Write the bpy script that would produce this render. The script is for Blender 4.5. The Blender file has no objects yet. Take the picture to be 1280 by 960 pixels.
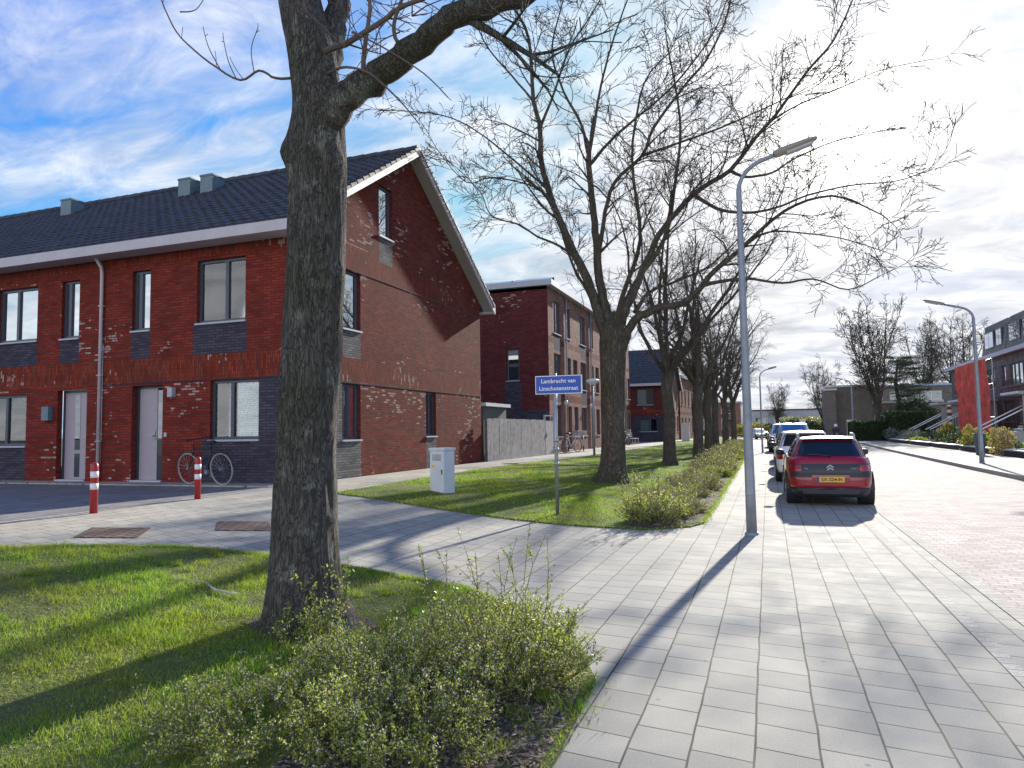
import bpy, bmesh, math, random
import numpy as np
from mathutils import Vector, Matrix, noise as mnoise
R = math.radians
C = bpy.context.scene.collection
# ---------------------------------------------------------------- camera
F, H = 880.0, 1.5
CX, CY, HS, VX, YV = 640.0, 480.0, -0.016, 960.0, 534.0
ROLL = math.atan(HS)
PITCH = math.atan((YV - HS * (VX - CX) - CY) * math.cos(ROLL) / F)
def _dirc(px, py):
    u = px - CX; v = CY - py
    c, s = math.cos(ROLL), math.sin(ROLL)
    u, v = c * u - s * v, s * u + c * v
    return (u, F * math.cos(PITCH) - v * math.sin(PITCH), F * math.sin(PITCH) + v * math.cos(PITCH))
_d = _dirc(VX, YV); YAW = math.atan2(_d[0], _d[1])
def ray(px, py):
    d = _dirc(px, py); c, s = math.cos(YAW), math.sin(YAW)
    return Vector((c * d[0] - s * d[1], s * d[0] + c * d[1], d[2]))
def at(px, py, Y):
    r = ray(px, py); return Vector((0, 0, H)) + r * (Y / r.y)
cam = bpy.data.objects.new('camera', bpy.data.cameras.new('camera'))
C.objects.link(cam); bpy.context.scene.camera = cam
cam.data.sensor_width = 36; cam.data.lens = F / 1280 * 36
cam.data.clip_start = 0.05; cam.data.clip_end = 6000
fw = ray(CX, CY).normalized(); rt = (ray(CX + 1, CY) - ray(CX, CY)).normalized(); up = rt.cross(fw).normalized()
M = Matrix((rt, up, -fw)).transposed().to_4x4(); M.translation = (0, 0, H)
cam.matrix_world = M
# ---------------------------------------------------------------- world, sun, exposure
SUN = Vector((0.105, 0.92, 0.365)).normalized()
sc = bpy.context.scene
sc.view_settings.view_transform = 'Standard'; sc.view_settings.look = 'None'
sc.view_settings.exposure = 1.12; sc.view_settings.gamma = 1
W = bpy.data.worlds.new('World'); sc.world = W; W.use_nodes = True
nt = W.node_tree; N = nt.nodes; N.clear()
def nd(tree, t, **kw):
    n = tree.nodes.new(t)
    for k, v in kw.items():
        if k.startswith('i_'):
            key = k[2:]; key = int(key) if key.isdigit() else key.replace('_', ' ')
            n.inputs[key].default_value = v
        else: setattr(n, k, v)
    return n
def mth(tree, op, a, b=None, c=None, clamp=False):
    n = tree.nodes.new('ShaderNodeMath'); n.operation = op; n.use_clamp = clamp
    for i, x in enumerate((a, b, c)):
        if x is None: continue
        if isinstance(x, (int, float)): n.inputs[i].default_value = x
        else: tree.links.new(x, n.inputs[i])
    return n.outputs[0]
def ramp(tree, fac, pts, interp='LINEAR'):
    n = tree.nodes.new('ShaderNodeValToRGB'); n.color_ramp.interpolation = interp
    e = n.color_ramp.elements
    while len(e) < len(pts): e.new(0.5)
    for i, (p, c) in enumerate(pts):
        e[i].position = p; e[i].color = (c if len(c) == 4 else (*c, 1)) if not isinstance(c, (int, float)) else (c, c, c, 1)
    tree.links.new(fac, n.inputs[0]); return n.outputs[0]
def mixc(tree, fac, a, b, mode='MIX'):
    n = tree.nodes.new('ShaderNodeMix'); n.data_type = 'RGBA'; n.blend_type = mode
    for s, x in ((n.inputs[0], fac), (n.inputs[6], a), (n.inputs[7], b)):
        if hasattr(x, 'links'): tree.links.new(x, s)
        elif isinstance(x, (int, float)): s.default_value = x
        else: s.default_value = (*x, 1) if len(x) == 3 else x
    return n.outputs[2]
sky = nd(nt, 'ShaderNodeTexSky', sky_type='NISHITA', sun_disc=False)
sky.sun_elevation = math.asin(SUN.z); sky.sun_rotation = math.atan2(SUN.x, SUN.y)
sky.air_density = 1.0; sky.dust_density = 0.6; sky.ozone_density = 3.0
tc = nd(nt, 'ShaderNodeTexCoord')
sep = nd(nt, 'ShaderNodeSeparateXYZ'); nt.links.new(tc.outputs['Generated'], sep.inputs[0])
zz = mth(nt, 'ADD', mth(nt, 'MAXIMUM', sep.outputs[2], 0.0), 0.26)
cmb = nd(nt, 'ShaderNodeCombineXYZ')
nt.links.new(mth(nt, 'DIVIDE', sep.outputs[0], zz), cmb.inputs[0]); nt.links.new(mth(nt, 'DIVIDE', sep.outputs[1], zz), cmb.inputs[1])
mp = nd(nt, 'ShaderNodeMapping'); mp.inputs['Rotation'].default_value = (0, 0, R(25)); mp.inputs['Scale'].default_value = (1.0, 1.7, 1)
nt.links.new(cmb.outputs[0], mp.inputs[0])
n1 = nd(nt, 'ShaderNodeTexNoise', i_Scale=1.1, i_Detail=9.0, i_Roughness=0.58, i_Distortion=0.5); nt.links.new(mp.outputs[0], n1.inputs['Vector'])
n2 = nd(nt, 'ShaderNodeTexNoise', i_Scale=4.5, i_Detail=9.0, i_Roughness=0.62, i_Distortion=0.6); nt.links.new(mp.outputs[0], n2.inputs['Vector'])
dot = nd(nt, 'ShaderNodeVectorMath', operation='DOT_PRODUCT'); nt.links.new(tc.outputs['Generated'], dot.inputs[0]); dot.inputs[1].default_value = SUN
sd = mth(nt, 'MAXIMUM', dot.outputs['Value'], 0.0)
# more cloud towards the sun and the horizon
bias = mth(nt, 'MULTIPLY', mth(nt, 'POWER', sd, 5.0), 0.25)
bias = mth(nt, 'ADD', bias, mth(nt, 'MULTIPLY', mth(nt, 'SUBTRACT', 0.5, sep.outputs[2]), 0.13))
cl = mth(nt, 'ADD', mth(nt, 'ADD', mth(nt, 'MULTIPLY', n1.outputs[0], 0.70), mth(nt, 'MULTIPLY', n2.outputs[0], 0.42)), bias)
cl = mth(nt, 'ADD', cl, mth(nt, 'MULTIPLY', mth(nt, 'MAXIMUM', mth(nt, 'MULTIPLY', dot.outputs['Value'], -1.0), 0.0), 0.25))  # extra cloud opposite the sun, added to bounce fill onto the front facade
mask = ramp(nt, cl, [(0.54, 0.0), (0.70, 0.62), (0.82, 0.97)])
halo = mth(nt, 'ADD', mth(nt, 'MULTIPLY', mth(nt, 'POWER', sd, 420.0), 9.0), mth(nt, 'MULTIPLY', mth(nt, 'POWER', sd, 55.0), 1.0))
back_fill = mth(nt, 'MAXIMUM', mth(nt, 'MULTIPLY', dot.outputs['Value'], -1.0), 0.0)  # added fill: unseen clouds behind the viewer brightened to lift the shaded facade
cb = mth(nt, 'ADD', mth(nt, 'ADD', mth(nt, 'ADD', 0.35, mth(nt, 'MULTIPLY', back_fill, 4.6)), mth(nt, 'MULTIPLY', n2.outputs[0], 4.6)), mth(nt, 'MULTIPLY', mth(nt, 'POWER', sd, 8.0), 0.25))
shade = ramp(nt, n1.outputs[0], [(0.42, 1.06), (0.62, 0.98), (0.75, 0.76)])
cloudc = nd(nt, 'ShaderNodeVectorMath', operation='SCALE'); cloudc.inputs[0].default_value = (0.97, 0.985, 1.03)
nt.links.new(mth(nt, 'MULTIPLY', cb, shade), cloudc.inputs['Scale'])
skc = mixc(nt, 1.0, sky.outputs[0], (0.23, 0.48, 0.95), 'MULTIPLY')
mn = nd(nt, 'ShaderNodeVectorMath', operation='MINIMUM'); nt.links.new(skc, mn.inputs[0]); mn.inputs[1].default_value = (1.9, 2.25, 3.1); skc = mn.outputs[0]
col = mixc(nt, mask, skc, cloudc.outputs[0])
hv = nd(nt, 'ShaderNodeVectorMath', operation='SCALE'); hv.inputs[0].default_value = (1.0, 0.97, 0.88); nt.links.new(halo, hv.inputs['Scale'])
col = mixc(nt, 1.0, col, hv.outputs[0], 'ADD')
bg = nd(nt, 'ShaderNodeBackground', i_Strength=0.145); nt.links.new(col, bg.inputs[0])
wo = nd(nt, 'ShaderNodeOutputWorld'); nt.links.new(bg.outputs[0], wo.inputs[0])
sl = bpy.data.lights.new('sun', 'SUN'); sl.energy = 4.4; sl.angle = R(0.9); sl.color = (1, 0.95, 0.86)
so = bpy.data.objects.new('sun', sl); C.objects.link(so); so.location = (20, 120, 60)
so.rotation_euler = SUN.to_track_quat('Z', 'Y').to_euler()

# ---------------------------------------------------------------- materials
def mat(name, color, rough=0.7, metal=0.0, spec=0.5, var=0.0, vs=8.0, bump=0.0, bs=60.0, coat=0.0):
    m = bpy.data.materials.new(name); m.use_nodes = True; t = m.node_tree; b = t.nodes['Principled BSDF']
    b.inputs['Base Color'].default_value = (*color, 1); b.inputs['Roughness'].default_value = rough
    b.inputs['Metallic'].default_value = metal; b.inputs['Specular IOR Level'].default_value = spec
    b.inputs['Coat Weight'].default_value = coat
    g = nd(t, 'ShaderNodeTexCoord')
    if var:
        n = nd(t, 'ShaderNodeTexNoise', i_Scale=vs, i_Detail=6.0, i_Roughness=0.65); t.links.new(g.outputs['Object'], n.inputs['Vector'])
        c = ramp(t, n.outputs[0], [(0.3, tuple(x * (1 - var) for x in color)), (0.7, tuple(min(1, x * (1 + var)) for x in color))])
        t.links.new(c, b.inputs['Base Color'])
        t.links.new(mth(t, 'ADD', mth(t, 'MULTIPLY', n.outputs[0], 0.25), rough - 0.125), b.inputs['Roughness'])
    if bump:
        n = nd(t, 'ShaderNodeTexNoise', i_Scale=bs, i_Detail=4.0); t.links.new(g.outputs['Object'], n.inputs['Vector'])
        bb = nd(t, 'ShaderNodeBump', i_Strength=bump, i_Distance=0.01); t.links.new(n.outputs[0], bb.inputs['Height']); t.links.new(bb.outputs[0], b.inputs['Normal'])
    return m
def brick_mat(name, c1, c2, mortar, bw=0.22, bh=0.0625, white=0.0, vertical=False, off=0.5, ms=0.010, rough=0.85, var=0.35, bump=0.5):
    m = bpy.data.materials.new(name); m.use_nodes = True; t = m.node_tree; b = t.nodes['Principled BSDF']
    uv = nd(t, 'ShaderNodeUVMap')
    mpn = nd(t, 'ShaderNodeMapping')
    if vertical: mpn.inputs['Rotation'].default_value = (0, 0, R(90))
    t.links.new(uv.outputs[0], mpn.inputs[0])
    br = nd(t, 'ShaderNodeTexBrick', i_Scale=1.0, i_Mortar_Size=ms, i_Mortar_Smooth=0.2, i_Bias=0.0, i_Brick_Width=bw, i_Row_Height=bh)
    br.offset = off; br.inputs['Color1'].default_value = (0, 0, 0, 1); br.inputs['Color2'].default_value = (1, 1, 1, 1); br.inputs['Mortar'].default_value = (0.5, 0.5, 0.5, 1)
    t.links.new(mpn.outputs[0], br.inputs['Vector'])
    base = mixc(t, br.outputs['Color'], c1, c2)
    n = nd(t, 'ShaderNodeTexNoise', i_Scale=1.3, i_Detail=5.0, i_Roughness=0.7); t.links.new(uv.outputs[0], n.inputs['Vector'])
    base = mixc(t, 1.0, base, ramp(t, n.outputs[0], [(0.3, 1 - var), (0.7, 1.15)]), 'MULTIPLY')
    if white:
        n3 = nd(t, 'ShaderNodeTexNoise', i_Scale=0.55, i_Detail=2.0); t.links.new(mpn.outputs[0], n3.inputs['Vector'])
        w = mth(t, 'MULTIPLY', mth(t, 'GREATER_THAN', br.outputs['Color'], 0.74), 1.0)
        sep2 = nd(t, 'ShaderNodeSeparateXYZ'); t.links.new(mpn.outputs[0], sep2.inputs[0])
        n4 = nd(t, 'ShaderNodeTexNoise', i_Scale=5.0, i_Detail=3.0); t.links.new(mpn.outputs[0], n4.inputs['Vector'])
        mk = mth(t, 'MULTIPLY', w, mth(t, 'GREATER_THAN', mth(t, 'MULTIPLY', n3.outputs[0], mth(t, 'ADD', n4.outputs[0], 0.5)), 0.66 - white * .5))
        base = mixc(t, mth(t, 'MULTIPLY', mk, mth(t, 'MULTIPLY', n4.outputs[0], 0.9)), base, (0.55, 0.47, 0.40))
    base = mixc(t, br.outputs['Fac'], base, mortar)
    t.links.new(base, b.inputs['Base Color']); b.inputs['Roughness'].default_value = rough; b.inputs['Specular IOR Level'].default_value = 0.07
    bb = nd(t, 'ShaderNodeBump', i_Strength=bump, i_Distance=0.012)
    nf = nd(t, 'ShaderNodeTexNoise', i_Scale=60.0, i_Detail=3.0); t.links.new(uv.outputs[0], nf.inputs['Vector'])
    t.links.new(mth(t, 'ADD', mth(t, 'SUBTRACT', 1.0, br.outputs['Fac']), mth(t, 'MULTIPLY', nf.outputs[0], 0.35)), bb.inputs['Height']); t.links.new(bb.outputs[0], b.inputs['Normal'])
    return m
def glass_mat(name, tint=(0.02, 0.028, 0.035), refl=0.3, gc=.95):
    m = bpy.data.materials.new(name); m.use_nodes = True; t = m.node_tree; b = t.nodes['Principled BSDF']
    b.inputs['Base Color'].default_value = (*tint, 1); b.inputs['Roughness'].default_value = 0.3; b.inputs['Specular IOR Level'].default_value = 0.2
    g = nd(t, 'ShaderNodeBsdfGlossy'); g.inputs['Color'].default_value = (gc * .95, gc, gc * 1.04, 1); g.inputs['Roughness'].default_value = 0.02
    fr = nd(t, 'ShaderNodeFresnel', i_IOR=1.5)
    mx = nd(t, 'ShaderNodeMixShader'); t.links.new(mth(t, 'ADD', fr.outputs[0], refl, clamp=True), mx.inputs[0])
    t.links.new(b.outputs[0], mx.inputs[1]); t.links.new(g.outputs[0], mx.inputs[2]); t.links.new(mx.outputs[0], t.nodes['Material Output'].inputs[0])
    return m
def clear_glass(name, refl=0.12):
    m = bpy.data.materials.new(name); m.use_nodes = True; t = m.node_tree
    t.nodes.remove(t.nodes['Principled BSDF'])
    tr = nd(t, 'ShaderNodeBsdfTransparent'); tr.inputs[0].default_value = (0.75, 0.82, 0.84, 1)
    g = nd(t, 'ShaderNodeBsdfGlossy'); g.inputs['Roughness'].default_value = 0.02
    fr = nd(t, 'ShaderNodeFresnel', i_IOR=1.5)
    mx = nd(t, 'ShaderNodeMixShader'); t.links.new(mth(t, 'ADD', fr.outputs[0], refl, clamp=True), mx.inputs[0])
    t.links.new(tr.outputs[0], mx.inputs[1]); t.links.new(g.outputs[0], mx.inputs[2]); t.links.new(mx.outputs[0], t.nodes['Material Output'].inputs[0])
    return m
def island_mat(name, cols, rough=0.6, trans=0.0, spec=0.3, big=None):
    m = bpy.data.materials.new(name); m.use_nodes = True; t = m.node_tree; b = t.nodes['Principled BSDF']
    g = nd(t, 'ShaderNodeNewGeometry')
    k = len(cols); c = ramp(t, g.outputs['Random Per Island'], [(i / (k - 1), x) for i, x in enumerate(cols)])
    if big:
        n = nd(t, 'ShaderNodeTexNoise', i_Scale=big[0], i_Detail=4.0); t.links.new(g.outputs['Position'], n.inputs['Vector'])
        c = mixc(t, ramp(t, n.outputs[0], [(0.42, 0.0), (0.62, 0.75)]), c, big[1])
    t.links.new(c, b.inputs['Base Color']); b.inputs['Roughness'].default_value = rough; b.inputs['Specular IOR Level'].default_value = spec
    if trans:
        tr = nd(t, 'ShaderNodeBsdfTranslucent'); t.links.new(mixc(t, 1.0, c, (1.5, 1.5, 0.8), 'MULTIPLY'), tr.inputs[0])
        mx = nd(t, 'ShaderNodeMixShader', i_0=trans); t.links.new(b.outputs[0], mx.inputs[1]); t.links.new(tr.outputs[0], mx.inputs[2])
        t.links.new(mx.outputs[0], t.nodes['Material Output'].inputs[0])
    return m
def tile_mat():
    m = bpy.data.materials.new('pavement_tiles'); m.use_nodes = True; t = m.node_tree; b = t.nodes['Principled BSDF']
    g = nd(t, 'ShaderNodeNewGeometry'); s = nd(t, 'ShaderNodeSeparateXYZ'); t.links.new(g.outputs['Position'], s.inputs[0])
    c = nd(t, 'ShaderNodeCombineXYZ')
    t.links.new(mth(t, 'ADD', s.outputs[1], mth(t, 'MULTIPLY', s.outputs[0], 0.158)), c.inputs[0])
    t.links.new(mth(t, 'ADD', s.outputs[0], 0.105 + 0.285 * 400), c.inputs[1])
    wob = nd(t, 'ShaderNodeTexNoise', i_Scale=2.2, i_Detail=1.0); t.links.new(g.outputs['Position'], wob.inputs['Vector'])
    vs = nd(t, 'ShaderNodeVectorMath', operation='SCALE', i_Scale=0.018); t.links.new(wob.outputs['Color'], vs.inputs[0])
    va = nd(t, 'ShaderNodeVectorMath', operation='ADD'); t.links.new(c.outputs[0], va.inputs[0]); t.links.new(vs.outputs[0], va.inputs[1])
    br = nd(t, 'ShaderNodeTexBrick', i_Scale=1.0, i_Mortar_Size=0.0058, i_Mortar_Smooth=0.3, i_Brick_Width=0.285, i_Row_Height=0.285)
    br.offset = 0.42; br.inputs['Color1'].default_value = (0.335, 0.315, 0.268, 1); br.inputs['Color2'].default_value = (0.405, 0.382, 0.32, 1)
    t.links.new(va.outputs[0], br.inputs['Vector'])
    n = nd(t, 'ShaderNodeTexNoise', i_Scale=2.6, i_Detail=8.0, i_Roughness=0.7); t.links.new(g.outputs['Position'], n.inputs['Vector'])
    n2 = nd(t, 'ShaderNodeTexNoise', i_Scale=140.0, i_Detail=3.0); t.links.new(g.outputs['Position'], n2.inputs['Vector'])
    n5 = nd(t, 'ShaderNodeTexNoise', i_Scale=0.5, i_Detail=3.0); t.links.new(g.outputs['Position'], n5.inputs['Vector'])
    cc = mixc(t, 1.0, br.outputs['Color'], ramp(t, n.outputs[0], [(0.3, 0.84), (0.7, 1.10)]), 'MULTIPLY')
    cc = mixc(t, 1.0, cc, ramp(t, n2.outputs[0], [(0.3, 0.8), (0.7, 1.15)]), 'MULTIPLY')
    vg = nd(t, 'ShaderNodeTexVoronoi', i_Scale=3.1); t.links.new(g.outputs['Position'], vg.inputs['Vector'])
    cc = mixc(t, ramp(t, vg.outputs['Distance'], [(0.035, 0.5), (0.055, 0.0)]), cc, (0.12, 0.115, 0.10))
    ng = nd(t, 'ShaderNodeTexNoise', i_Scale=420.0, i_Detail=1.0); t.links.new(g.outputs['Position'], ng.inputs['Vector'])
    cc = mixc(t, ramp(t, ng.outputs[0], [(0.66, 0.0), (0.70, 0.6)]), cc, (0.09, 0.085, 0.07))
    cc = mixc(t, 1.0, cc, ramp(t, n5.outputs[0], [(0.36, (0.80, 0.82, 0.84)), (0.52, (1.0, 1.0, 0.98)), (0.66, (1.1, 1.06, 0.98))]), 'MULTIPLY')
    # grubby joints with moss and sand
    n3 = nd(t, 'ShaderNodeTexNoise', i_Scale=1.7, i_Detail=5.0); t.links.new(g.outputs['Position'], n3.inputs['Vector'])
    jc = ramp(t, n3.outputs[0], [(0.4, (0.11, 0.10, 0.065)), (0.62, (0.055, 0.06, 0.035))])
    cc = mixc(t, br.outputs['Fac'], cc, jc)
    t.links.new(cc, b.inputs['Base Color']); b.inputs['Specular IOR Level'].default_value = 0.22
    t.links.new(ramp(t, n.outputs[0], [(0.3, 0.78), (0.7, 0.95)]), b.inputs['Roughness'])
    bb = nd(t, 'ShaderNodeBump', i_Strength=0.55, i_Distance=0.006)
    wn = nd(t, 'ShaderNodeTexNoise', i_Scale=3.3, i_Detail=1.0); t.links.new(g.outputs['Position'], wn.inputs['Vector'])
    t.links.new(mth(t, 'ADD', mth(t, 'ADD', mth(t, 'SUBTRACT', 1.0, br.outputs['Fac']), mth(t, 'MULTIPLY', n2.outputs[0], 0.22)), mth(t, 'MULTIPLY', wn.outputs[0], 1.5)), bb.inputs['Height'])
    t.links.new(bb.outputs[0], b.inputs['Normal'])
    return m
def clinker_mat(name, c1, c2, bw, bh, rot=0, ms=0.006, joint=(0.2, 0.18, 0.15), smooth=0.4, rgh=0.8):
    m = bpy.data.materials.new(name); m.use_nodes = True; t = m.node_tree; b = t.nodes['Principled BSDF']
    g = nd(t, 'ShaderNodeNewGeometry'); mpn = nd(t, 'ShaderNodeMapping'); mpn.inputs['Rotation'].default_value = (0, 0, R(rot)); t.links.new(g.outputs['Position'], mpn.inputs[0])
    br = nd(t, 'ShaderNodeTexBrick', i_Scale=1.0, i_Mortar_Size=ms, i_Mortar_Smooth=0.3, i_Brick_Width=bw, i_Row_Height=bh)
    br.inputs['Color1'].default_value = (*c1, 1); br.inputs['Color2'].default_value = (*c2, 1); t.links.new(mpn.outputs[0], br.inputs['Vector'])
    n = nd(t, 'ShaderNodeTexNoise', i_Scale=1.6, i_Detail=8.0, i_Roughness=0.7); t.links.new(g.outputs['Position'], n.inputs['Vector'])
    n2 = nd(t, 'ShaderNodeTexNoise', i_Scale=45.0, i_Detail=3.0); t.links.new(g.outputs['Position'], n2.inputs['Vector'])
    cc = mixc(t, 1.0, br.outputs['Color'], ramp(t, n.outputs[0], [(0.3, 0.75), (0.7, 1.2)]), 'MULTIPLY')
    cc = mixc(t, 1.0, cc, ramp(t, n2.outputs[0], [(0.3, 0.8), (0.7, 1.15)]), 'MULTIPLY')
    cc = mixc(t, br.outputs['Fac'], cc, joint)
    t.links.new(cc, b.inputs['Base Color']); b.inputs['Roughness'].default_value = rgh + .1; b.inputs['Specular IOR Level'].default_value = 0.2
    bb = nd(t, 'ShaderNodeBump', i_Strength=0.6, i_Distance=0.008); t.links.new(mth(t, 'ADD', mth(t, 'SUBTRACT', 1.0, br.outputs['Fac']), mth(t, 'MULTIPLY', n2.outputs[0], 0.6)), bb.inputs['Height']); t.links.new(bb.outputs[0], b.inputs['Normal'])
    return m
def soil_mat(name, cols, scale):
    m = bpy.data.materials.new(name); m.use_nodes = True; t = m.node_tree; b = t.nodes['Principled BSDF']
    g = nd(t, 'ShaderNodeNewGeometry')
    n = nd(t, 'ShaderNodeTexNoise', i_Scale=scale, i_Detail=10.0, i_Roughness=0.75); t.links.new(g.outputs['Position'], n.inputs['Vector'])
    t.links.new(ramp(t, n.outputs[0], [(0.3 + 0.4 * i / (len(cols) - 1), c) for i, c in enumerate(cols)]), b.inputs['Base Color'])
    b.inputs['Roughness'].default_value = 0.95; b.inputs['Specular IOR Level'].default_value = 0.15
    n2 = nd(t, 'ShaderNodeTexNoise', i_Scale=30.0, i_Detail=8.0); t.links.new(g.outputs['Position'], n2.inputs['Vector'])
    bb = nd(t, 'ShaderNodeBump', i_Strength=1.0, i_Distance=0.03); t.links.new(n2.outputs[0], bb.inputs['Height']); t.links.new(bb.outputs[0], b.inputs['Normal'])
    return m
def bark_mat(name, dark, light, lichen, scale=1.0):
    m = bpy.data.materials.new(name); m.use_nodes = True; t = m.node_tree; b = t.nodes['Principled BSDF']
    g = nd(t, 'ShaderNodeTexCoord'); mpn = nd(t, 'ShaderNodeMapping'); mpn.inputs['Scale'].default_value = (8 * scale, 8 * scale, 1.5 * scale); t.links.new(g.outputs['Object'], mpn.inputs[0])
    n = nd(t, 'ShaderNodeTexNoise', i_Scale=3.0, i_Detail=9.0, i_Roughness=0.72, i_Distortion=0.6); t.links.new(mpn.outputs[0], n.inputs['Vector'])
    dn = nd(t, 'ShaderNodeTexNoise', i_Scale=1.6, i_Detail=5.0); t.links.new(mpn.outputs[0], dn.inputs['Vector'])
    dv = nd(t, 'ShaderNodeVectorMath', operation='MULTIPLY_ADD'); t.links.new(dn.outputs['Color'], dv.inputs[0]); dv.inputs[1].default_value = (1.3, 1.3, 1.3); t.links.new(mpn.outputs[0], dv.inputs[2])
    v = nd(t, 'ShaderNodeTexVoronoi', feature='DISTANCE_TO_EDGE', i_Scale=4.6); t.links.new(dv.outputs[0], v.inputs['Vector'])
    c = mixc(t, ramp(t, n.outputs[0], [(0.3, 0.0), (0.7, 1.0)]), dark, light)
    n2 = nd(t, 'ShaderNodeTexNoise', i_Scale=4.5 * scale, i_Detail=7.0, i_Roughness=0.7); t.links.new(g.outputs['Object'], n2.inputs['Vector'])
    c = mixc(t, ramp(t, n2.outputs[0], [(0.55, 0.0), (0.64, 0.85)]), c, lichen)
    n3 = nd(t, 'ShaderNodeTexNoise', i_Scale=1.3 * scale, i_Detail=4.0); t.links.new(g.outputs['Object'], n3.inputs['Vector'])
    c = mixc(t, ramp(t, n3.outputs[0], [(0.45, 0.0), (0.65, 0.55)]), c, (0.07, 0.075, 0.03))
    c = mixc(t, ramp(t, v.outputs['Distance'], [(0.0, 0.5 if scale < .9 else 0.38), (0.06, 0.0)]), c, (0.03, 0.026, 0.02))
    t.links.new(c, b.inputs['Base Color']); b.inputs['Roughness'].default_value = 0.9; b.inputs['Specular IOR Level'].default_value = 0.2
    bb = nd(t, 'ShaderNodeBump', i_Strength=1.0, i_Distance=0.05); t.links.new(mth(t, 'ADD', n.outputs[0], ramp(t, v.outputs['Distance'], [(0.0, 0.0), (0.12, 0.6)])), bb.inputs['Height']); t.links.new(bb.outputs[0], b.inputs['Normal'])
    return m
m_red = brick_mat('red_brick', (0.19, 0.026, 0.020), (0.29, 0.048, 0.030), (0.085, 0.034, 0.030), white=0.12)
m_redsol = brick_mat('red_brick_soldier', (0.20, 0.030, 0.018), (0.31, 0.062, 0.032), (0.09, 0.034, 0.028), vertical=True, white=0.05)
m_gred = brick_mat('gable_brick', (0.15, 0.028, 0.020), (0.24, 0.055, 0.036), (0.095, 0.042, 0.034), white=0.14)
m_gsol = brick_mat('gable_brick_soldier', (0.16, 0.028, 0.020), (0.26, 0.060, 0.036), (0.085, 0.04, 0.032), vertical=True, white=0.07)
m_purp = brick_mat('purple_red_brick', (0.115, 0.026, 0.028), (0.18, 0.045, 0.042), (0.075, 0.034, 0.034), white=0.04)
m_dark = brick_mat('slate_brick', (0.055, 0.05, 0.075), (0.10, 0.09, 0.115), (0.045, 0.042, 0.05))
m_gdark = brick_mat('grey_brick', (0.13, 0.12, 0.12), (0.24, 0.225, 0.21), (0.085, 0.08, 0.08))
m_brown = brick_mat('brown_brick', (0.25, 0.12, 0.085), (0.36, 0.19, 0.135), (0.20, 0.13, 0.11), white=0.08)
m_greyb = brick_mat('far_grey_brick', (0.15, 0.125, 0.10), (0.21, 0.18, 0.145), (0.2, 0.19, 0.17))
m_shing = brick_mat('grey_shingle', (0.19, 0.18, 0.165), (0.27, 0.26, 0.235), (0.12, 0.11, 0.10), bw=0.3, bh=0.2, bump=0.8)
m_roof = mat('roof_tile', (0.05, 0.054, 0.066), 0.62, spec=.25, var=0.45, vs=3.0, bump=0.15)
m_fascia = mat('fascia_paint', (0.50, 0.46, 0.46), 0.5, var=0.08, vs=3)
m_soffit = mat('soffit_board', (0.32, 0.31, 0.30), 0.7)
m_frame = mat('window_frame_paint', (0.05, 0.06, 0.085), 0.4)
m_white = mat('white_paint', (0.75, 0.75, 0.74), 0.45)
m_sill = mat('sill_stone', (0.42, 0.43, 0.46), 0.6, var=0.1)
m_door = mat('door_paint', (0.36, 0.31, 0.34), 0.45, var=0.05)
m_glass = glass_mat('window_glass', refl=0.42)
m_gdk = glass_mat('dark_window_glass', refl=0.10)
m_clear = clear_glass('see_through_glass', 0.10)
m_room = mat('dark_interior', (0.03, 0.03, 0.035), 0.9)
m_blind = mat('blind_slat', (0.80, 0.78, 0.72), 0.6)
m_reflect = mat('orange_reflection', (0.55, 0.25, 0.14), 0.9, var=0.2, vs=12)  # colour of a red building mirrored in the glass, put on a sheet
m_curtw = mat('pale_curtain', (0.78, 0.78, 0.72), 0.9, var=0.15, vs=12)
m_steel = mat('galvanised_steel', (0.36, 0.38, 0.40), 0.45, metal=0.6, var=0.15, vs=6)
m_pole = mat('lamp_post_paint', (0.26, 0.28, 0.31), 0.5, metal=0.3, var=0.2, vs=4)
m_head = mat('lamp_head', (0.30, 0.26, 0.20), 0.5)
m_zinc = mat('zinc_stack', (0.13, 0.19, 0.21), 0.5, var=0.2)
m_black = mat('black_plastic', (0.018, 0.019, 0.022), 0.5)
m_rubber = mat('tyre_rubber', (0.02, 0.02, 0.021), 0.85)
m_rim = mat('alloy_rim', (0.35, 0.35, 0.37), 0.35, metal=0.8)
m_tail = mat('tail_lamp', (0.30, 0.006, 0.01), 0.2, coat=0.6)
m_carg = glass_mat('car_glass', (0.012, 0.016, 0.02), 0.03, .45)
m_plate = mat('number_plate', (0.80, 0.48, 0.03), 0.5)
m_blue = mat('sign_blue', (0.012, 0.075, 0.42), 0.35)
m_brred = mat('bollard_red', (0.36, 0.018, 0.02), 0.4, var=0.25, vs=8)
m_cab = mat('cabinet_grey', (0.60, 0.62, 0.62), 0.55, var=0.08, vs=3, bump=0.1)
m_wood = mat('fence_wood', (0.42, 0.38, 0.345), 0.85, var=0.3, vs=5, bump=0.5)
m_wood2 = mat('fence_wood_dark', (0.15, 0.135, 0.125), 0.9, var=0.3, vs=5)
m_rust = clinker_mat('rusty_plate', (0.16, 0.11, 0.085), (0.21, 0.145, 0.11), 0.12, 0.12, ms=0.012, joint=(0.07, 0.055, 0.045))
m_net = mat('red_netting', (0.72, 0.09, 0.055), 0.8, var=0.45, vs=1.6)
m_solar = glass_mat('solar_glass', (0.01, 0.012, 0.03), 0.15)
m_conc = mat('concrete_edge', (0.30, 0.29, 0.265), 0.85, var=0.18, vs=5, bump=0.3)
m_bark1 = bark_mat('old_bark', (0.075, 0.066, 0.056), (0.22, 0.20, 0.175), (0.33, 0.35, 0.29))
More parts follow.
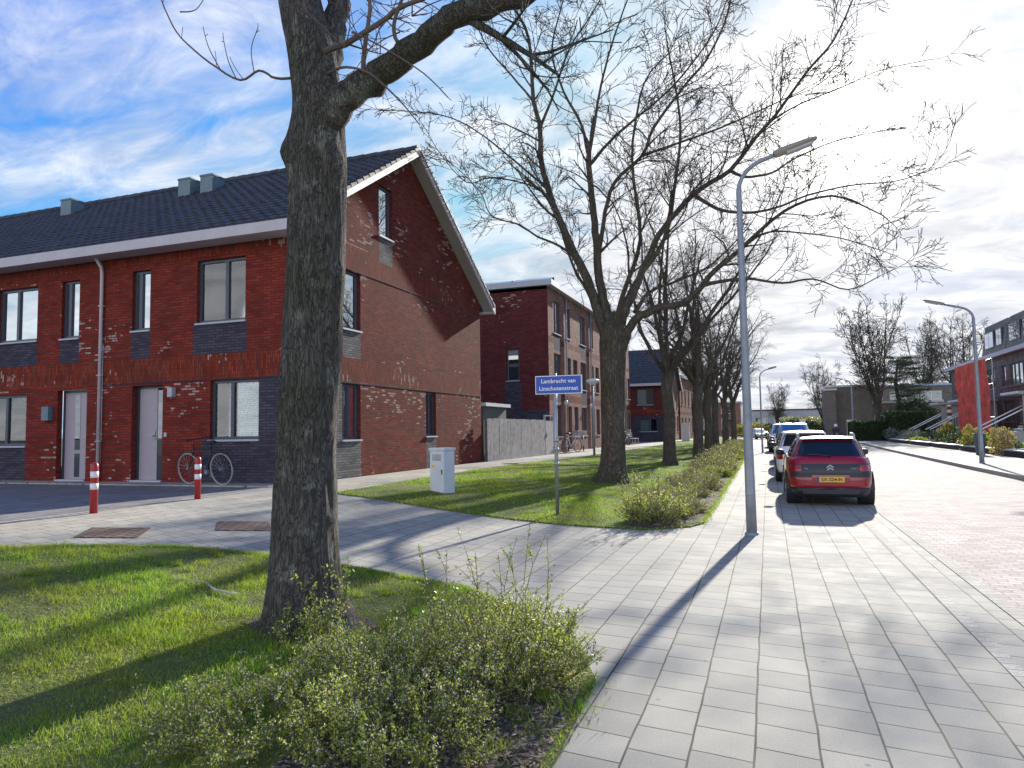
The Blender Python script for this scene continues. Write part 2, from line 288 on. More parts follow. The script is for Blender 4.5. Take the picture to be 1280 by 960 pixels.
m_bark2 = bark_mat('grey_bark', (0.09, 0.072, 0.058), (0.21, 0.175, 0.14), (0.19, 0.185, 0.13), 0.7)
m_twig = mat('twig_bark', (0.13, 0.095, 0.078), 0.85, var=0.25, vs=3)
m_tiles = tile_mat()
m_road = clinker_mat('road_clinkers', (0.37, 0.305, 0.26), (0.53, 0.47, 0.41), 0.20, 0.10, rot=0, ms=0.007, joint=(0.26, 0.22, 0.18))
m_lane = clinker_mat('lane_clinkers', (0.17, 0.16, 0.155), (0.25, 0.235, 0.225), 0.21, 0.10, rot=90)
m_kerb = clinker_mat('kerb_stone', (0.36, 0.34, 0.29), (0.43, 0.40, 0.34), 0.12, 1.0, rot=90, ms=0.006)
m_soil = soil_mat('bed_soil', [(0.05, 0.038, 0.028), (0.11, 0.085, 0.065), (0.19, 0.16, 0.13)], 9.0)
m_turf = soil_mat('turf_soil', [(0.06, 0.085, 0.022), (0.13, 0.16, 0.04), (0.10, 0.11, 0.035), (0.20, 0.165, 0.095)], 6.0)
m_farg = soil_mat('far_ground', [(0.10, 0.10, 0.06), (0.16, 0.15, 0.11)], 0.4)
GR = [(0.06, 0.13, 0.016), (0.12, 0.24, 0.022), (0.17, 0.32, 0.03), (0.25, 0.37, 0.05), (0.36, 0.34, 0.14)]
m_grass = island_mat('grass_blades', GR, 0.55, 0.5, big=(1.1, (0.24, 0.27, 0.055)))
m_moss = island_mat('moss', [(0.24, 0.27, 0.02), (0.32, 0.34, 0.03)], 0.9, 0.2)
m_leaf = island_mat('shrub_leaves', [(0.09, 0.13, 0.022), (0.16, 0.23, 0.035), (0.25, 0.31, 0.05), (0.36, 0.40, 0.09), (0.44, 0.40, 0.18)], 0.45, 0.42, 0.45)
m_leafd = island_mat('dry_shrub_leaves', [(0.12, 0.14, 0.05), (0.22, 0.24, 0.09), (0.32, 0.31, 0.16), (0.42, 0.38, 0.26)], 0.5, 0.3, 0.4)
m_flow = island_mat('shrub_flowers', [(0.62, 0.60, 0.52), (0.78, 0.76, 0.70)], 0.6, 0.3)
m_litter = island_mat('leaf_litter', [(0.16, 0.10, 0.06), (0.28, 0.20, 0.13), (0.36, 0.29, 0.21), (0.12, 0.09, 0.07)], 0.9)
m_conif = island_mat('conifer_needles', [(0.012, 0.03, 0.014), (0.03, 0.055, 0.022), (0.05, 0.07, 0.03)], 0.7, 0.15)
m_hedge = island_mat('hedge_leaves', [(0.02, 0.04, 0.014), (0.045, 0.075, 0.022), (0.075, 0.11, 0.03)], 0.6, 0.2)
m_ybush = island_mat('yellow_bush_leaves', [(0.16, 0.18, 0.03), (0.28, 0.27, 0.06), (0.36, 0.30, 0.12)], 0.6, 0.3)

# ---------------------------------------------------------------- mesh helpers
ORG = {}
def setp(o, label=None, cat=None, group=None, kind=None):
    if label: o['label'] = label
    if cat: o['category'] = cat
    if group: o['group'] = group
    if kind: o['kind'] = kind
    return o
def empty(name, loc, label, cat, group=None, rz=0):
    o = bpy.data.objects.new(name, None); C.objects.link(o); o.location = loc; o.rotation_euler = (0, 0, rz); o.empty_display_size = 0.2
    ORG[o] = Vector(loc); return setp(o, label, cat, group)
class MB:
    def __init__(s): s.v = []; s.f = []; s.m = []; s.uv = {}
    def quad(s, pts, m=0, uv=None):
        i = len(s.v); s.v += [tuple(map(float, p)) for p in pts]; s.f.append(tuple(range(i, i + len(pts)))); s.m.append(m)
        if uv: s.uv[len(s.f) - 1] = uv
    def box(s, a, b, m=0, X=Vector((1, 0, 0)), Yv=Vector((0, 1, 0)), O=Vector((0, 0, 0))):
        Z = Vector((0, 0, 1)); P = lambda x, y, z: O + X * x + Yv * y + Z * z
        X = Vector(X); Yv = Vector(Yv); O = Vector(O); x0, y0, z0 = a; x1, y1, z1 = b; i = len(s.v)
        s.v += [tuple(P(x, y, z)) for z in (z0, z1) for y in (y0, y1) for x in (x0, x1)]
        fl = X.cross(Yv).z < 0
        for q in ((0, 2, 3, 1), (4, 5, 7, 6), (0, 1, 5, 4), (2, 6, 7, 3), (0, 4, 6, 2), (1, 3, 7, 5)):
            q = tuple(i + k for k in q); s.f.append(q[::-1] if fl else q); s.m.append(m)
    def tube(s, pts, rad, n=6, m=0, cap=True):
        pts = [Vector(p) for p in pts]; i0 = len(s.v); k = len(pts)
        if isinstance(rad, (int, float)): rad = [rad] * k
        pu = None
        for j, p in enumerate(pts):
            d = (pts[min(j + 1, k - 1)] - pts[max(j - 1, 0)])
            if d.length < 1e-9: d = Vector((0, 0, 1))
            d.normalize()
            if pu is None: pu = d.cross(Vector((0.13, 0.97, 0.2)) if abs(d.y) < .9 else Vector((1, 0, 0))).normalized()
            u = (pu - d * pu.dot(d)).normalized(); w = d.cross(u); pu = u
            for a in range(n):
                t = 2 * math.pi * a / n; q = p + (u * math.cos(t) + w * math.sin(t)) * rad[j]; s.v.append((q.x, q.y, q.z))
        for j in range(k - 1):
            for a in range(n):
                b = (a + 1) % n; s.f.append((i0 + j * n + a, i0 + j * n + b, i0 + (j + 1) * n + b, i0 + (j + 1) * n + a)); s.m.append(m)
        if cap and n > 3:
            s.f.append(tuple(i0 + a for a in range(n))[::-1]); s.m.append(m); s.f.append(tuple(i0 + (k - 1) * n + a for a in range(n))); s.m.append(m)
    def lathe(s, c, prof, n=16, m=0, axis='z'):
        c = Vector(c); i0 = len(s.v)
        for r, h in prof:
            for a in range(n):
                t = 2 * math.pi * a / n
                p = Vector((r * math.cos(t), r * math.sin(t), h)) if axis == 'z' else Vector((h, r * math.cos(t), r * math.sin(t)))
                s.v.append(tuple(c + p))
        for j in range(len(prof) - 1):
            for a in range(n):
                b = (a + 1) % n; s.f.append((i0 + j * n + a, i0 + j * n + b, i0 + (j + 1) * n + b, i0 + (j + 1) * n + a)); s.m.append(m)
        for j, rv in ((0, True), (len(prof) - 1, False)):
            if prof[j][0] > 1e-4:
                q = tuple(i0 + j * n + a for a in range(n)); s.f.append(q[::-1] if rv else q); s.m.append(m)
    def build(s, name, mats, parent=None, smooth=False, bevel=0.0, recalc=True, autos=None):
        if not isinstance(mats, (list, tuple)): mats = [mats]
        o0 = Vector((0, 0, 0)); p = parent
        while p is not None:
            if p in ORG and p.type == 'EMPTY': o0 = ORG[p]; break
            p = p.parent
        me = bpy.data.meshes.new(name)
        me.from_pydata([(a - o0.x, b - o0.y, c - o0.z) for a, b, c in s.v], [], s.f)
        for x in mats: me.materials.append(x)
        me.polygons.foreach_set('material_index', s.m)
        if s.uv:
            l = me.uv_layers.new(name='UVMap').data
            for pi, uv in s.uv.items():
                for li, q in zip(me.polygons[pi].loop_indices, uv): l[li].uv = q
        if bevel or (recalc and not s.uv):
            b = bmesh.new(); b.from_mesh(me)
            if bevel:
                bmesh.ops.bevel(b, geom=[e for e in b.edges if len(e.link_faces) == 2 and e.calc_face_angle(0) > 0.6], offset=bevel, segments=2, profile=0.7, affect='EDGES', clamp_overlap=True)
            b.to_mesh(me); b.free()
        if smooth: me.polygons.foreach_set('use_smooth', [True] * len(me.polygons))
        o = bpy.data.objects.new(name, me); C.objects.link(o)
        if parent: o.parent = parent
        return o
def npmesh(name, verts, faces, m, parent=None, org=None):
    """fast mesh from numpy arrays, faces all the same size"""
    me = bpy.data.meshes.new(name); k = faces.shape[1]
    me.vertices.add(len(verts)); me.vertices.foreach_set('co', verts.astype(np.float32).ravel())
    me.loops.add(faces.size); me.loops.foreach_set('vertex_index', faces.astype(np.int32).ravel())
    me.polygons.add(len(faces)); me.polygons.foreach_set('loop_start', np.arange(0, faces.size, k, dtype=np.int32)); me.polygons.foreach_set('loop_total', np.full(len(faces), k, dtype=np.int32))
    me.update(calc_edges=True); me.validate()
    me.materials.append(m); o = bpy.data.objects.new(name, me); C.objects.link(o)
    if parent: o.parent = parent
    return o
def copy_tree(o, parent=None):
    c = o.copy(); C.objects.link(c); c.parent = parent
    for ch in list(o.children): copy_tree(ch, c)
    return c
def place(proto, loc, rz=0, s=1.0, label=None, first=False):
    o = proto if first else copy_tree(proto)
    o.location = loc; o.rotation_euler = (0, 0, rz); o.scale = (s, s, s) if isinstance(s, (int, float)) else s
    if label: o['label'] = label
    return o
def terr(x):
    t = min(1, max(0, (-2.5 - x) / 6.5)); return 0.42 * t * t * (3 - 2 * t)
def terrv(x):
    t = np.clip((-2.5 - x) / 6.5, 0, 1); return 0.42 * t * t * (3 - 2 * t)
def sheet(name, poly, off, m, thick=0.0, kind='structure'):
    b = bmesh.new(); vs = [b.verts.new((x, y, 0)) for x, y in poly]; f = b.faces.new(vs)
    if f.normal.z < 0 or True: bmesh.ops.recalc_face_normals(b, faces=b.faces)
    b.faces.ensure_lookup_table(); b.normal_update()
    if b.faces[0].normal.z < 0: bmesh.ops.reverse_faces(b, faces=b.faces)
    xs = [p[0] for p in poly]
    for i in range(27):
        x = -9.0 + i * 0.25
        if min(xs) < x < max(xs):
            bmesh.ops.bisect_plane(b, geom=b.verts[:] + b.edges[:] + b.faces[:], plane_co=(x, 0, 0), plane_no=(1, 0, 0))
    bmesh.ops.triangulate(b, faces=b.faces)
    for v in b.verts: v.co.z = terr(v.co.x) + off
    if thick:
        be = [e for e in b.edges if len(e.link_faces) == 1]
        r = bmesh.ops.extrude_edge_only(b, edges=be)
        for v in [g for g in r['geom'] if isinstance(g, bmesh.types.BMVert)]: v.co.z -= thick
    me = bpy.data.meshes.new(name); b.to_mesh(me); b.free(); me.materials.append(m)
    o = bpy.data.objects.new(name, me); C.objects.link(o); o['kind'] = kind; return o
def inpoly(x, y, poly):
    r = np.zeros(len(x), bool); n = len(poly)
    for i in range(n):
        x0, y0 = poly[i]; x1, y1 = poly[(i + 1) % n]
        c = ((y0 > y) != (y1 > y)) & (x < (x1 - x0) * (y - y0) / ((y1 - y0) if y1 != y0 else 1e-9) + x0); r ^= c
    return r

# ---------------------------------------------------------------- ground
big = [(-1500, -400), (-9, -400), (-9, 2500), (-1500, 2500)]
sheet('ground', [(-1500, -400), (1500, -400), (1500, 2500), (-1500, 2500)], -0.02, m_farg)
LAWN1 = [(-16, -1.5), (-10.2, 2.6), (-7.51, 5.12), (-6.5, 6.0), (-6.08, 6.25), (-5.18, 6.48), (-4.1, 6.5), (-2.88, 6.29), (-1.9, 5.5), (-1.25, 4.75), (-1.02, 4.2), (-0.96, 3.1), (-0.98, -1.5)]
LAWN2 = [(-7.75, 11.45), (-5.37, 11.09), (-3.18, 10.85), (-1.75, 10.62), (-1.15, 11.1), (-1.0, 11.6), (-1.1, 30), (-1.35, 64), (-1.8, 80), (-3.0, 95), (-6.6, 95), (-7.3, 77), (-7.25, 45), (-7.45, 30), (-8.0, 19.5)]
sheet('pavement', [(-10.2, -3), (1.72, -3), (1.72, 62), (1.2, 78), (-1.0, 96), (-12, 96), (-12, 24.2), (-9.72, 24.2), (-9.72, 12.1), (-9.35, 11.9), (-9.35, 6.4), (-10.2, 5.4)], 0.0, m_tiles)
sheet('side_lane', [(-60, -3), (-10.25, -3), (-10.25, 5.5), (-9.45, 6.5), (-9.45, 12.05), (-60, 12.05)], 0.0, m_lane)
sheet('lane_edging', [(-10.25, 5.5), (-10.1, 5.4), (-9.35, 6.4), (-9.35, 12.05), (-9.45, 12.05), (-9.45, 6.5)], 0.006, m_kerb)
sheet('front_path', [(-60, 12.05), (-9.72, 12.05), (-9.72, 12.8), (-60, 12.8)], 0.03, m_tiles, 0.1)
sheet('road', [(1.84, -3), (6.35, -3), (6.2, 22), (6.23, 28), (6.6, 48), (7.2, 67), (6.4, 80), (3, 100), (-6, 128), (-12, 128), (-12, 122), (-2.5, 96), (1.0, 79), (1.84, 62)], -0.004, m_road)
sheet('kerb_strip', [(1.72, -3), (1.84, -3), (1.84, 62), (1.0, 79), (-2.5, 96), (-2.7, 96), (0.88, 79), (1.72, 62)], 0.008, m_kerb, 0.05)
sheet('channel_strip', [(1.285, -3), (1.38, -3), (1.43, 12.4), (1.335, 12.4)], 0.004, m_kerb)
RK = [(6.35, -3), (6.2, 22), (6.23, 28), (6.6, 48), (7.2, 67), (6.6, 79)]
sheet('kerb_far_side', RK + [(x + 0.14, y) for x, y in RK[::-1]], 0.12, m_conc, 0.16)
sheet('pavement_far_side', [(x + 0.14, y) for x, y in RK] + [(9.9, 79), (9.7, 60), (9.3, 30), (9.0, -3)], 0.112, m_tiles)
sheet('lawn_near', LAWN1, 0.022, m_turf, 0.03)
sheet('lawn_far', LAWN2, 0.022, m_turf, 0.03)
sheet('lawn_crossing', [(-7.4, 32.4), (-3.0, 31.4), (-2.2, 31.3), (-2.2, 32.0), (-3.0, 32.1), (-7.4, 33.2)], 0.034, m_tiles)
sheet('planting_bed', [(-2.15, 11.0), (-1.75, 10.72), (-1.2, 11.15), (-1.06, 11.6), (-1.15, 30), (-1.4, 64), (-2.5, 64), (-2.3, 30)], 0.030, m_soil)
BED = [(-1.02, 1.0), (-1.0, 3.1), (-1.06, 4.2), (-1.3, 4.72), (-1.7, 5.1), (-2.1, 4.6), (-2.2, 3.6), (-2.0, 1.0)]
sheet('shrub_bed', BED, 0.028, m_soil)
sheet('garden_soil', [(9.4, 28), (9.7, 60), (9.9, 79), (15, 79), (15, 28)], 0.10, m_soil, 0.1)

# ---------------------------------------------------------------- grass
rs = np.random.RandomState(7)
def nz(x, y, s, seed=0.0):
    return np.array([mnoise.noise((a * s, b * s, seed)) for a, b in zip(x, y)])
def grass(name, poly, n, hmin, hmax, w, label, seed, densf=None, m=m_grass, bare=-0.30, cat='grass', bed=None):
    r = np.random.RandomState(seed)
    xs = [p[0] for p in poly]; ys = [p[1] for p in poly]
    x = r.uniform(min(xs), max(xs), n); y = r.uniform(min(ys), max(ys), n)
    k = inpoly(x, y, poly); x, y = x[k], y[k]
    if densf is not None: k = r.rand(len(x)) < densf(x, y); x, y = x[k], y[k]
    q = nz(x, y, 0.9, 3.3) + 0.6 * nz(x, y, 2.7, 9.1) + 0.35 * nz(x, y, 9.0, 1.7)
    k = (q + r.normal(0, 0.28, len(x))) > bare; x, y, q = x[k], y[k], q[k]
    n = len(x); h = r.uniform(hmin, hmax, n) * np.clip(0.65 + q * 0.9, 0.35, 1.6); a = r.uniform(0, 6.283, n); ww = w * r.uniform(0.6, 1.4, n)
    ln = h * r.uniform(0.1, 0.9, n); b = r.uniform(0, 6.283, n)
    z = terrv(x) + 0.018
    P = np.empty((n, 3, 3)); P[:, 0] = np.c_[x - np.cos(a) * ww / 2, y - np.sin(a) * ww / 2, z]; P[:, 1] = np.c_[x + np.cos(a) * ww / 2, y + np.sin(a) * ww / 2, z]
    P[:, 2] = np.c_[x + np.cos(b) * ln, y + np.sin(b) * ln, z + h]
    o = npmesh(name, P.reshape(-1, 3), np.arange(3 * n).reshape(-1, 3), m); setp(o, label, cat, kind='stuff'); return o
grass('grass', [(-16, 0.6)] + LAWN1[1:-1] + [(-0.98, 0.6)], 620000, 0.018, 0.048, 0.0055, 'short patchy green grass of the near lawn around the big tree', 1,
      densf=lambda x, y: np.clip(1.25 - 0.10 * np.hypot(x, y), 0.25, 1.0) * np.where((x > -1.9) & (y < 4.6), 0.25, 1) * np.clip((np.hypot(x + 3.35, y - 4.70) - .26) * 3.5, 0, 1))
grass('grass', LAWN2, 620000, 0.03, 0.06, 0.013, 'green mown grass of the far lawn running beside the brick houses', 2,
      densf=lambda x, y: np.clip((16.0 / np.maximum(y, 5)) ** 1.5, 0.03, 1.0) * np.where(x > -2.2, 0.25, 1), bare=-0.55)
grass('moss', [(-4.5, 3.5), (-3.6, 3.6), (-3.5, 4.3), (-4.3, 4.5)], 9000, 0.008, 0.02, 0.01, 'yellow green moss patch in the lawn left of the big tree', 5, m=m_moss, bare=0.12, cat='moss')
def litter(name, poly, n, size, label, seed, m=m_litter, zo=0.03, cat='leaf litter'):
    r = np.random.RandomState(seed); xs = [p[0] for p in poly]; ys = [p[1] for p in poly]
    x = r.uniform(min(xs), max(xs), n); y = r.uniform(min(ys), max(ys), n); k = inpoly(x, y, poly); x, y = x[k], y[k]; n = len(x)
    a = r.uniform(0, 6.283, n); s = size * r.uniform(0.4, 1.3, n); z = terrv(x) + zo + r.uniform(0, 0.012, n)
    P = np.empty((n, 4, 3))
    for i, (ca, cs) in enumerate(((0, 1), (1.57, 0.35), (3.14, 1), (4.71, 0.35))):
        P[:, i] = np.c_[x + np.cos(a + ca) * s * cs, y + np.sin(a + ca) * s * cs, z + r.uniform(0, 0.35, n) * s]
    o = npmesh(name, P.reshape(-1, 3), np.arange(4 * n).reshape(-1, 4), m); setp(o, label, cat, kind='stuff')
def edge_grass(name, poly, n, h0, h1, w, sig, label, seed, m=m_grass):
    r = np.random.RandomState(seed); A = np.array(poly); B = np.roll(A, -1, 0); Ls = np.hypot(*(B - A).T); k = r.choice(len(A), n, p=Ls / Ls.sum()); t = r.rand(n)
    # uneven fringe: blades gather in clumps along the edge
    cl_ = np.array([mnoise.noise((k_ * 7.3 + t_ * Ls[k_] * 2.5, seed, 0)) for k_, t_ in zip(k, t)]); keep = cl_ > -.1 + r.normal(0, .15, n); k, t = k[keep], t[keep]; n = len(k)
    P0 = A[k] + (B[k] - A[k]) * t[:, None] + r.normal(0, sig, (n, 2)); x, y = P0.T; z = terrv(x) + .012
    h = r.uniform(h0, h1, n); a = r.uniform(0, 6.283, n); b = r.uniform(0, 6.283, n); ln = h * r.uniform(.3, 1.3, n); ww = w * r.uniform(.6, 1.4, n)
    P = np.empty((n, 3, 3)); P[:, 0] = np.c_[x - np.cos(a) * ww / 2, y - np.sin(a) * ww / 2, z]; P[:, 1] = np.c_[x + np.cos(a) * ww / 2, y + np.sin(a) * ww / 2, z]; P[:, 2] = np.c_[x + np.cos(b) * ln, y + np.sin(b) * ln, z + h]
    o = npmesh(name, P.reshape(-1, 3), np.arange(3 * n).reshape(-1, 3), m); setp(o, label, 'grass', kind='stuff')
edge_grass('edge_grass', LAWN1[1:9] + LAWN1[7:1:-1], 34000, .015, .05, .0055, .028, 'ragged grass fringe along the edge of the near lawn', 41)
edge_grass('edge_grass', LAWN2[:9], 26000, .02, .06, .011, .04, 'ragged grass fringe along the edge of the far lawn', 42)
edge_grass('weeds', [(-.98, .5), (-1.0, 3.1), (-1.06, 4.2), (-1.3, 4.72)], 5000, .01, .035, .005, .03, 'small weeds and moss at the edge of the near paving', 43)
def tufts(name, poly, nc, nb, label, seed):
    r = np.random.RandomState(seed); xs = [p[0] for p in poly]; ys = [p[1] for p in poly]; cx_ = r.uniform(min(xs), max(xs), nc); cy_ = r.uniform(max(min(ys), 1.5), max(ys), nc); k = inpoly(cx_, cy_, poly); cx_, cy_ = cx_[k], cy_[k]
    k = np.repeat(np.arange(len(cx_)), nb); n = len(k); rad = r.uniform(.02, .09, len(cx_))[k]; x = cx_[k] + r.normal(0, 1, n) * rad; y = cy_[k] + r.normal(0, 1, n) * rad; z = terrv(x) + .018
    h = r.uniform(.03, .085, n); a = r.uniform(0, 6.283, n); b = r.uniform(0, 6.283, n); ln = h * r.uniform(.2, 1.0, n); ww = .005
    P = np.empty((n, 3, 3)); P[:, 0] = np.c_[x - np.cos(a) * ww / 2, y - np.sin(a) * ww / 2, z]; P[:, 1] = np.c_[x + np.cos(a) * ww / 2, y + np.sin(a) * ww / 2, z]; P[:, 2] = np.c_[x + np.cos(b) * ln, y + np.sin(b) * ln, z + h]
    o = npmesh(name, P.reshape(-1, 3), np.arange(3 * n).reshape(-1, 3), m_grass); setp(o, label, 'grass', kind='stuff')
tufts('grass_tufts', LAWN1[1:-1], 420, 90, 'taller grass tufts dotted over the near lawn', 44)
litter('dead_grass', LAWN1, 9000, 0.016, 'straw coloured dead grass lying in the near lawn', 45, m=island_mat('straw', [(.30, .25, .13), (.42, .36, .2), (.2, .17, .09)], .9), zo=.035, cat='dead grass')
sheet('bare_soil', [(-3.35 + .50 * math.cos(i * .5236) * (1 + .2 * math.sin(i * 2.1)), 4.66 + .38 * math.sin(i * .5236)) for i in range(12)], .030, m_soil)
litter('leaf_litter', BED, 7000, 0.022, 'dry brown leaves and woodchips on the bare soil by the near shrub', 3)
litter('leaf_litter', LAWN1, 2600, 0.018, 'scattered dead leaves lying in the near lawn', 4, zo=0.045)
litter('leaf_litter', [(-2.15, 11.0), (-1.75, 10.72), (-1.1, 11.4), (-1.15, 30), (-2.3, 30)], 5000, 0.03, 'dry leaves under the row of low shrubs by the pavement', 8, zo=0.04)

# ---------------------------------------------------------------- walls, windows, doors
class Fr:
    def __init__(s, O, U, Nn): s.O = Vector(O); s.U = Vector(U); s.N = Vector(Nn)
    def p(s, u, z, d=0): return s.O + s.U * u + s.N * d + Vector((0, 0, z))
def fbox(mb, fr, u0, u1, z0, z1, d0, d1, m=0):
    mb.box((u0, d0, z0), (u1, d1, z1), m, X=fr.U, Yv=fr.N, O=fr.O)
def wall_panel(mb, fr, u0, u1, z0, z1, opens=(), zones=(), depth=0.14, base=0, rev=0, uoff=0.0):
    us = {u0, u1}; zs = {z0, z1}
    for o in list(opens) + [z[:4] for z in zones]:
        for u in (o[0], o[1]):
            if u0 < u < u1: us.add(u)
        for z in (o[2], o[3]):
            if z0 < z < z1: zs.add(z)
    us = sorted(us); zs = sorted(zs); flip = fr.U.cross(Vector((0, 0, 1))).dot(fr.N) < 0
    def q(pts, m, uv):
        if flip: pts = pts[::-1]; uv = uv[::-1]
        mb.quad(pts, m, uv)
    for a, b in zip(us, us[1:]):
        for c, d in zip(zs, zs[1:]):
            mu, mz = (a + b) / 2, (c + d) / 2
            if any(o[0] < mu < o[1] and o[2] < mz < o[3] for o in opens): continue
            m = base
            for z in zones:
                if z[0] < mu < z[1] and z[2] < mz < z[3]: m = z[4]
            q([fr.p(a, c), fr.p(b, c), fr.p(b, d), fr.p(a, d)], m, [(a + uoff, c), (b + uoff, c), (b + uoff, d), (a + uoff, d)])
    for o in opens:
        a, b, c, d = o[:4]; D = -depth
        for p0, p1 in (((a, c), (b, c)), ((b, c), (b, d)), ((b, d), (a, d)), ((a, d), (a, c))):
            L = abs(p1[0] - p0[0]) + abs(p1[1] - p0[1])
            mb.quad([fr.p(*p0), fr.p(*p0, D), fr.p(*p1, D), fr.p(*p1)], rev, [(0, 0), (depth, 0), (depth, L), (0, L)])
def window(root, fr, u0, u1, z0, z1, mull=(), trans=(), glass=None, inner=None, sill=True, fm=None, rec=0.08, name='window'):
    mb = MB(); w = 0.065; D0, D1 = -rec - 0.07, -rec
    fbox(mb, fr, u0, u1, z0, z0 + w, D0, D1); fbox(mb, fr, u0, u1, z1 - w, z1, D0, D1)
    fbox(mb, fr, u0, u0 + w, z0 + w, z1 - w, D0, D1 - .001); fbox(mb, fr, u1 - w, u1, z0 + w, z1 - w, D0, D1 - .001)
    for k in mull: c = u0 + (u1 - u0) * k; fbox(mb, fr, c - .045, c + .045, z0 + w, z1 - w, D0, D1 + .006)
    for k in trans: c = z0 + (z1 - z0) * k; fbox(mb, fr, u0 + w, u1 - w, c - .03, c + .03, D0, D1 - .004)
    f = mb.build(name, fm or m_frame, root)
    g = MB(); fbox(g, fr, u0 + w * .8, u1 - w * .8, z0 + w * .8, z1 - w * .8, D1 - 0.05, D1 - 0.035); g.build('pane', glass or m_glass, f)
    if inner:
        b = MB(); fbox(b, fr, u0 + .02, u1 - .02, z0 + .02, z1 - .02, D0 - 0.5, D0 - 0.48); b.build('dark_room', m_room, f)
        for kind, a, c in inner:
            ua, ub = u0 + (u1 - u0) * a, u0 + (u1 - u0) * c
            if kind == 'blind':
                b = MB(); n = int((z1 - z0) / 0.05)
                for i in range(n):
                    z = z0 + .06 + i * 0.05
                    if z < z1 - .05: b.quad([fr.p(ua + .06, z, D0 - .03), fr.p(ub - .06, z, D0 - .03), fr.p(ub - .06, z + .02, D0 - .06), fr.p(ua + .06, z + .02, D0 - .06)])
                b.build('blind', m_blind, f)
            else:
                b = MB(); n = 24
                for i in range(n):
                    ta, tb = i / n, (i + 1) / n; f0 = .025 * math.sin(i * 2.1); f1 = .025 * math.sin((i + 1) * 2.1)
                    x0_, x1_ = ua + (ub - ua) * ta, ua + (ub - ua) * tb
                    b.quad([fr.p(x0_, z0 + .05, D0 - .06 + f0), fr.p(x1_, z0 + .05, D0 - .06 + f1), fr.p(x1_, z1 - .03, D0 - .06 + f1), fr.p(x0_, z1 - .03, D0 - .06 + f0)])
                b.build('curtain_or_reflection', m_reflect if kind == 'orange' else m_curtw, f)
    if sill:
        b = MB(); fbox(b, fr, u0 - .03, u1 + .03, z0 - .045, z0 - .002, -rec - .01, .045); b.build('sill', m_sill, f)
    return f
def door(root, fr, u0, u1, z0, z1, glass_side=1, style=0):
    mb = MB(); w = .06; D = -.16
    fbox(mb, fr, u0, u0 + w, z0, z1, D - .08, D); fbox(mb, fr, u1 - w, u1, z0, z1, D - .08, D); fbox(mb, fr, u0 + w, u1 - w, z1 - w, z1, D - .08, D - .001)
    f = mb.build('door_frame', m_frame, root)
    W_ = u1 - u0 - 2 * w; a = u0 + w
    if style == 0:
        pa, pb = (a, a + W_ * .66) if glass_side > 0 else (a + W_ * .34, a + W_)
        ga, gb = (a + W_ * .66, a + W_) if glass_side > 0 else (a, a + W_ * .34)
    else: pa, pb, ga, gb = a, a + W_, a + W_ * .38, a + W_ * .6
    b = MB(); fbox(b, fr, pa, pb, z0 + .03, z1 - w, D - .06, D - .02); fbox(b, fr, pa + .01, pb - .01, z0 + 1.0, z0 + 1.03, D - .02, D - .012)
    d = b.build('door', m_door, root)
    b = MB()
    fbox(b, fr, ga + .01, gb - .01, z0 + (.05 if style == 0 else .75), z1 - w - .05, D - .05, D - (.03 if style == 0 else .012)); b.build('door_glass', m_gdk, d)
    if style:
        b = MB(); fbox(b, fr, ga + .01, gb - .01, z0 + .08, z0 + .66, D - .05, D - .012); b.build('letter_panel', m_gdk, d)
    b = MB(); hu = pb - .07 if glass_side > 0 else pa + .07
    fbox(b, fr, hu - .02, hu + .02, z0 + .98, z0 + 1.18, D - .02, D + .0); fbox(b, fr, hu - .10, hu + .01, z0 + 1.06, z0 + 1.085, D, D + .05); b.build('door_handle', m_steel, d)
    b = MB(); fbox(b, fr, u0, u1, z0 - .06, z0 + .028, D - .08, .04); b.build('doorstep', m_sill, root)
def tiled_slope(mb, P0, Uv, Sv, L, S, step=0.33, pan=0.30, m=0):
    """corrugated tile sheet: P0 eave corner, Uv along the eave, Sv up the slope"""
    Nn = Uv.cross(Sv).normalized()
    if Nn.z < 0: Nn = -Nn
    nu = max(2, int(L / pan)) * 4; rows = max(1, int(S / step)); i0 = len(mb.v)
    zs = []
    for r in range(rows): zs += [(r * S / rows, 0.045), ((r + 1) * S / rows - 0.004, 0.008)]
    for s_, h in zs:
        for i in range(nu + 1):
            u = L * i / nu; wv = (0.018, 0.034, 0.018, 0.0)[i % 4]
            p = P0 + Uv * u + Sv * s_ + Nn * (h + wv); mb.v.append(tuple(p))
    for j in range(len(zs) - 1):
        for i in range(nu):
            a = i0 + j * (nu + 1) + i; mb.f.append((a, a + 1, a + nu + 2, a + nu + 1)); mb.m.append(m)
    return Nn

def solar_dir(): pass
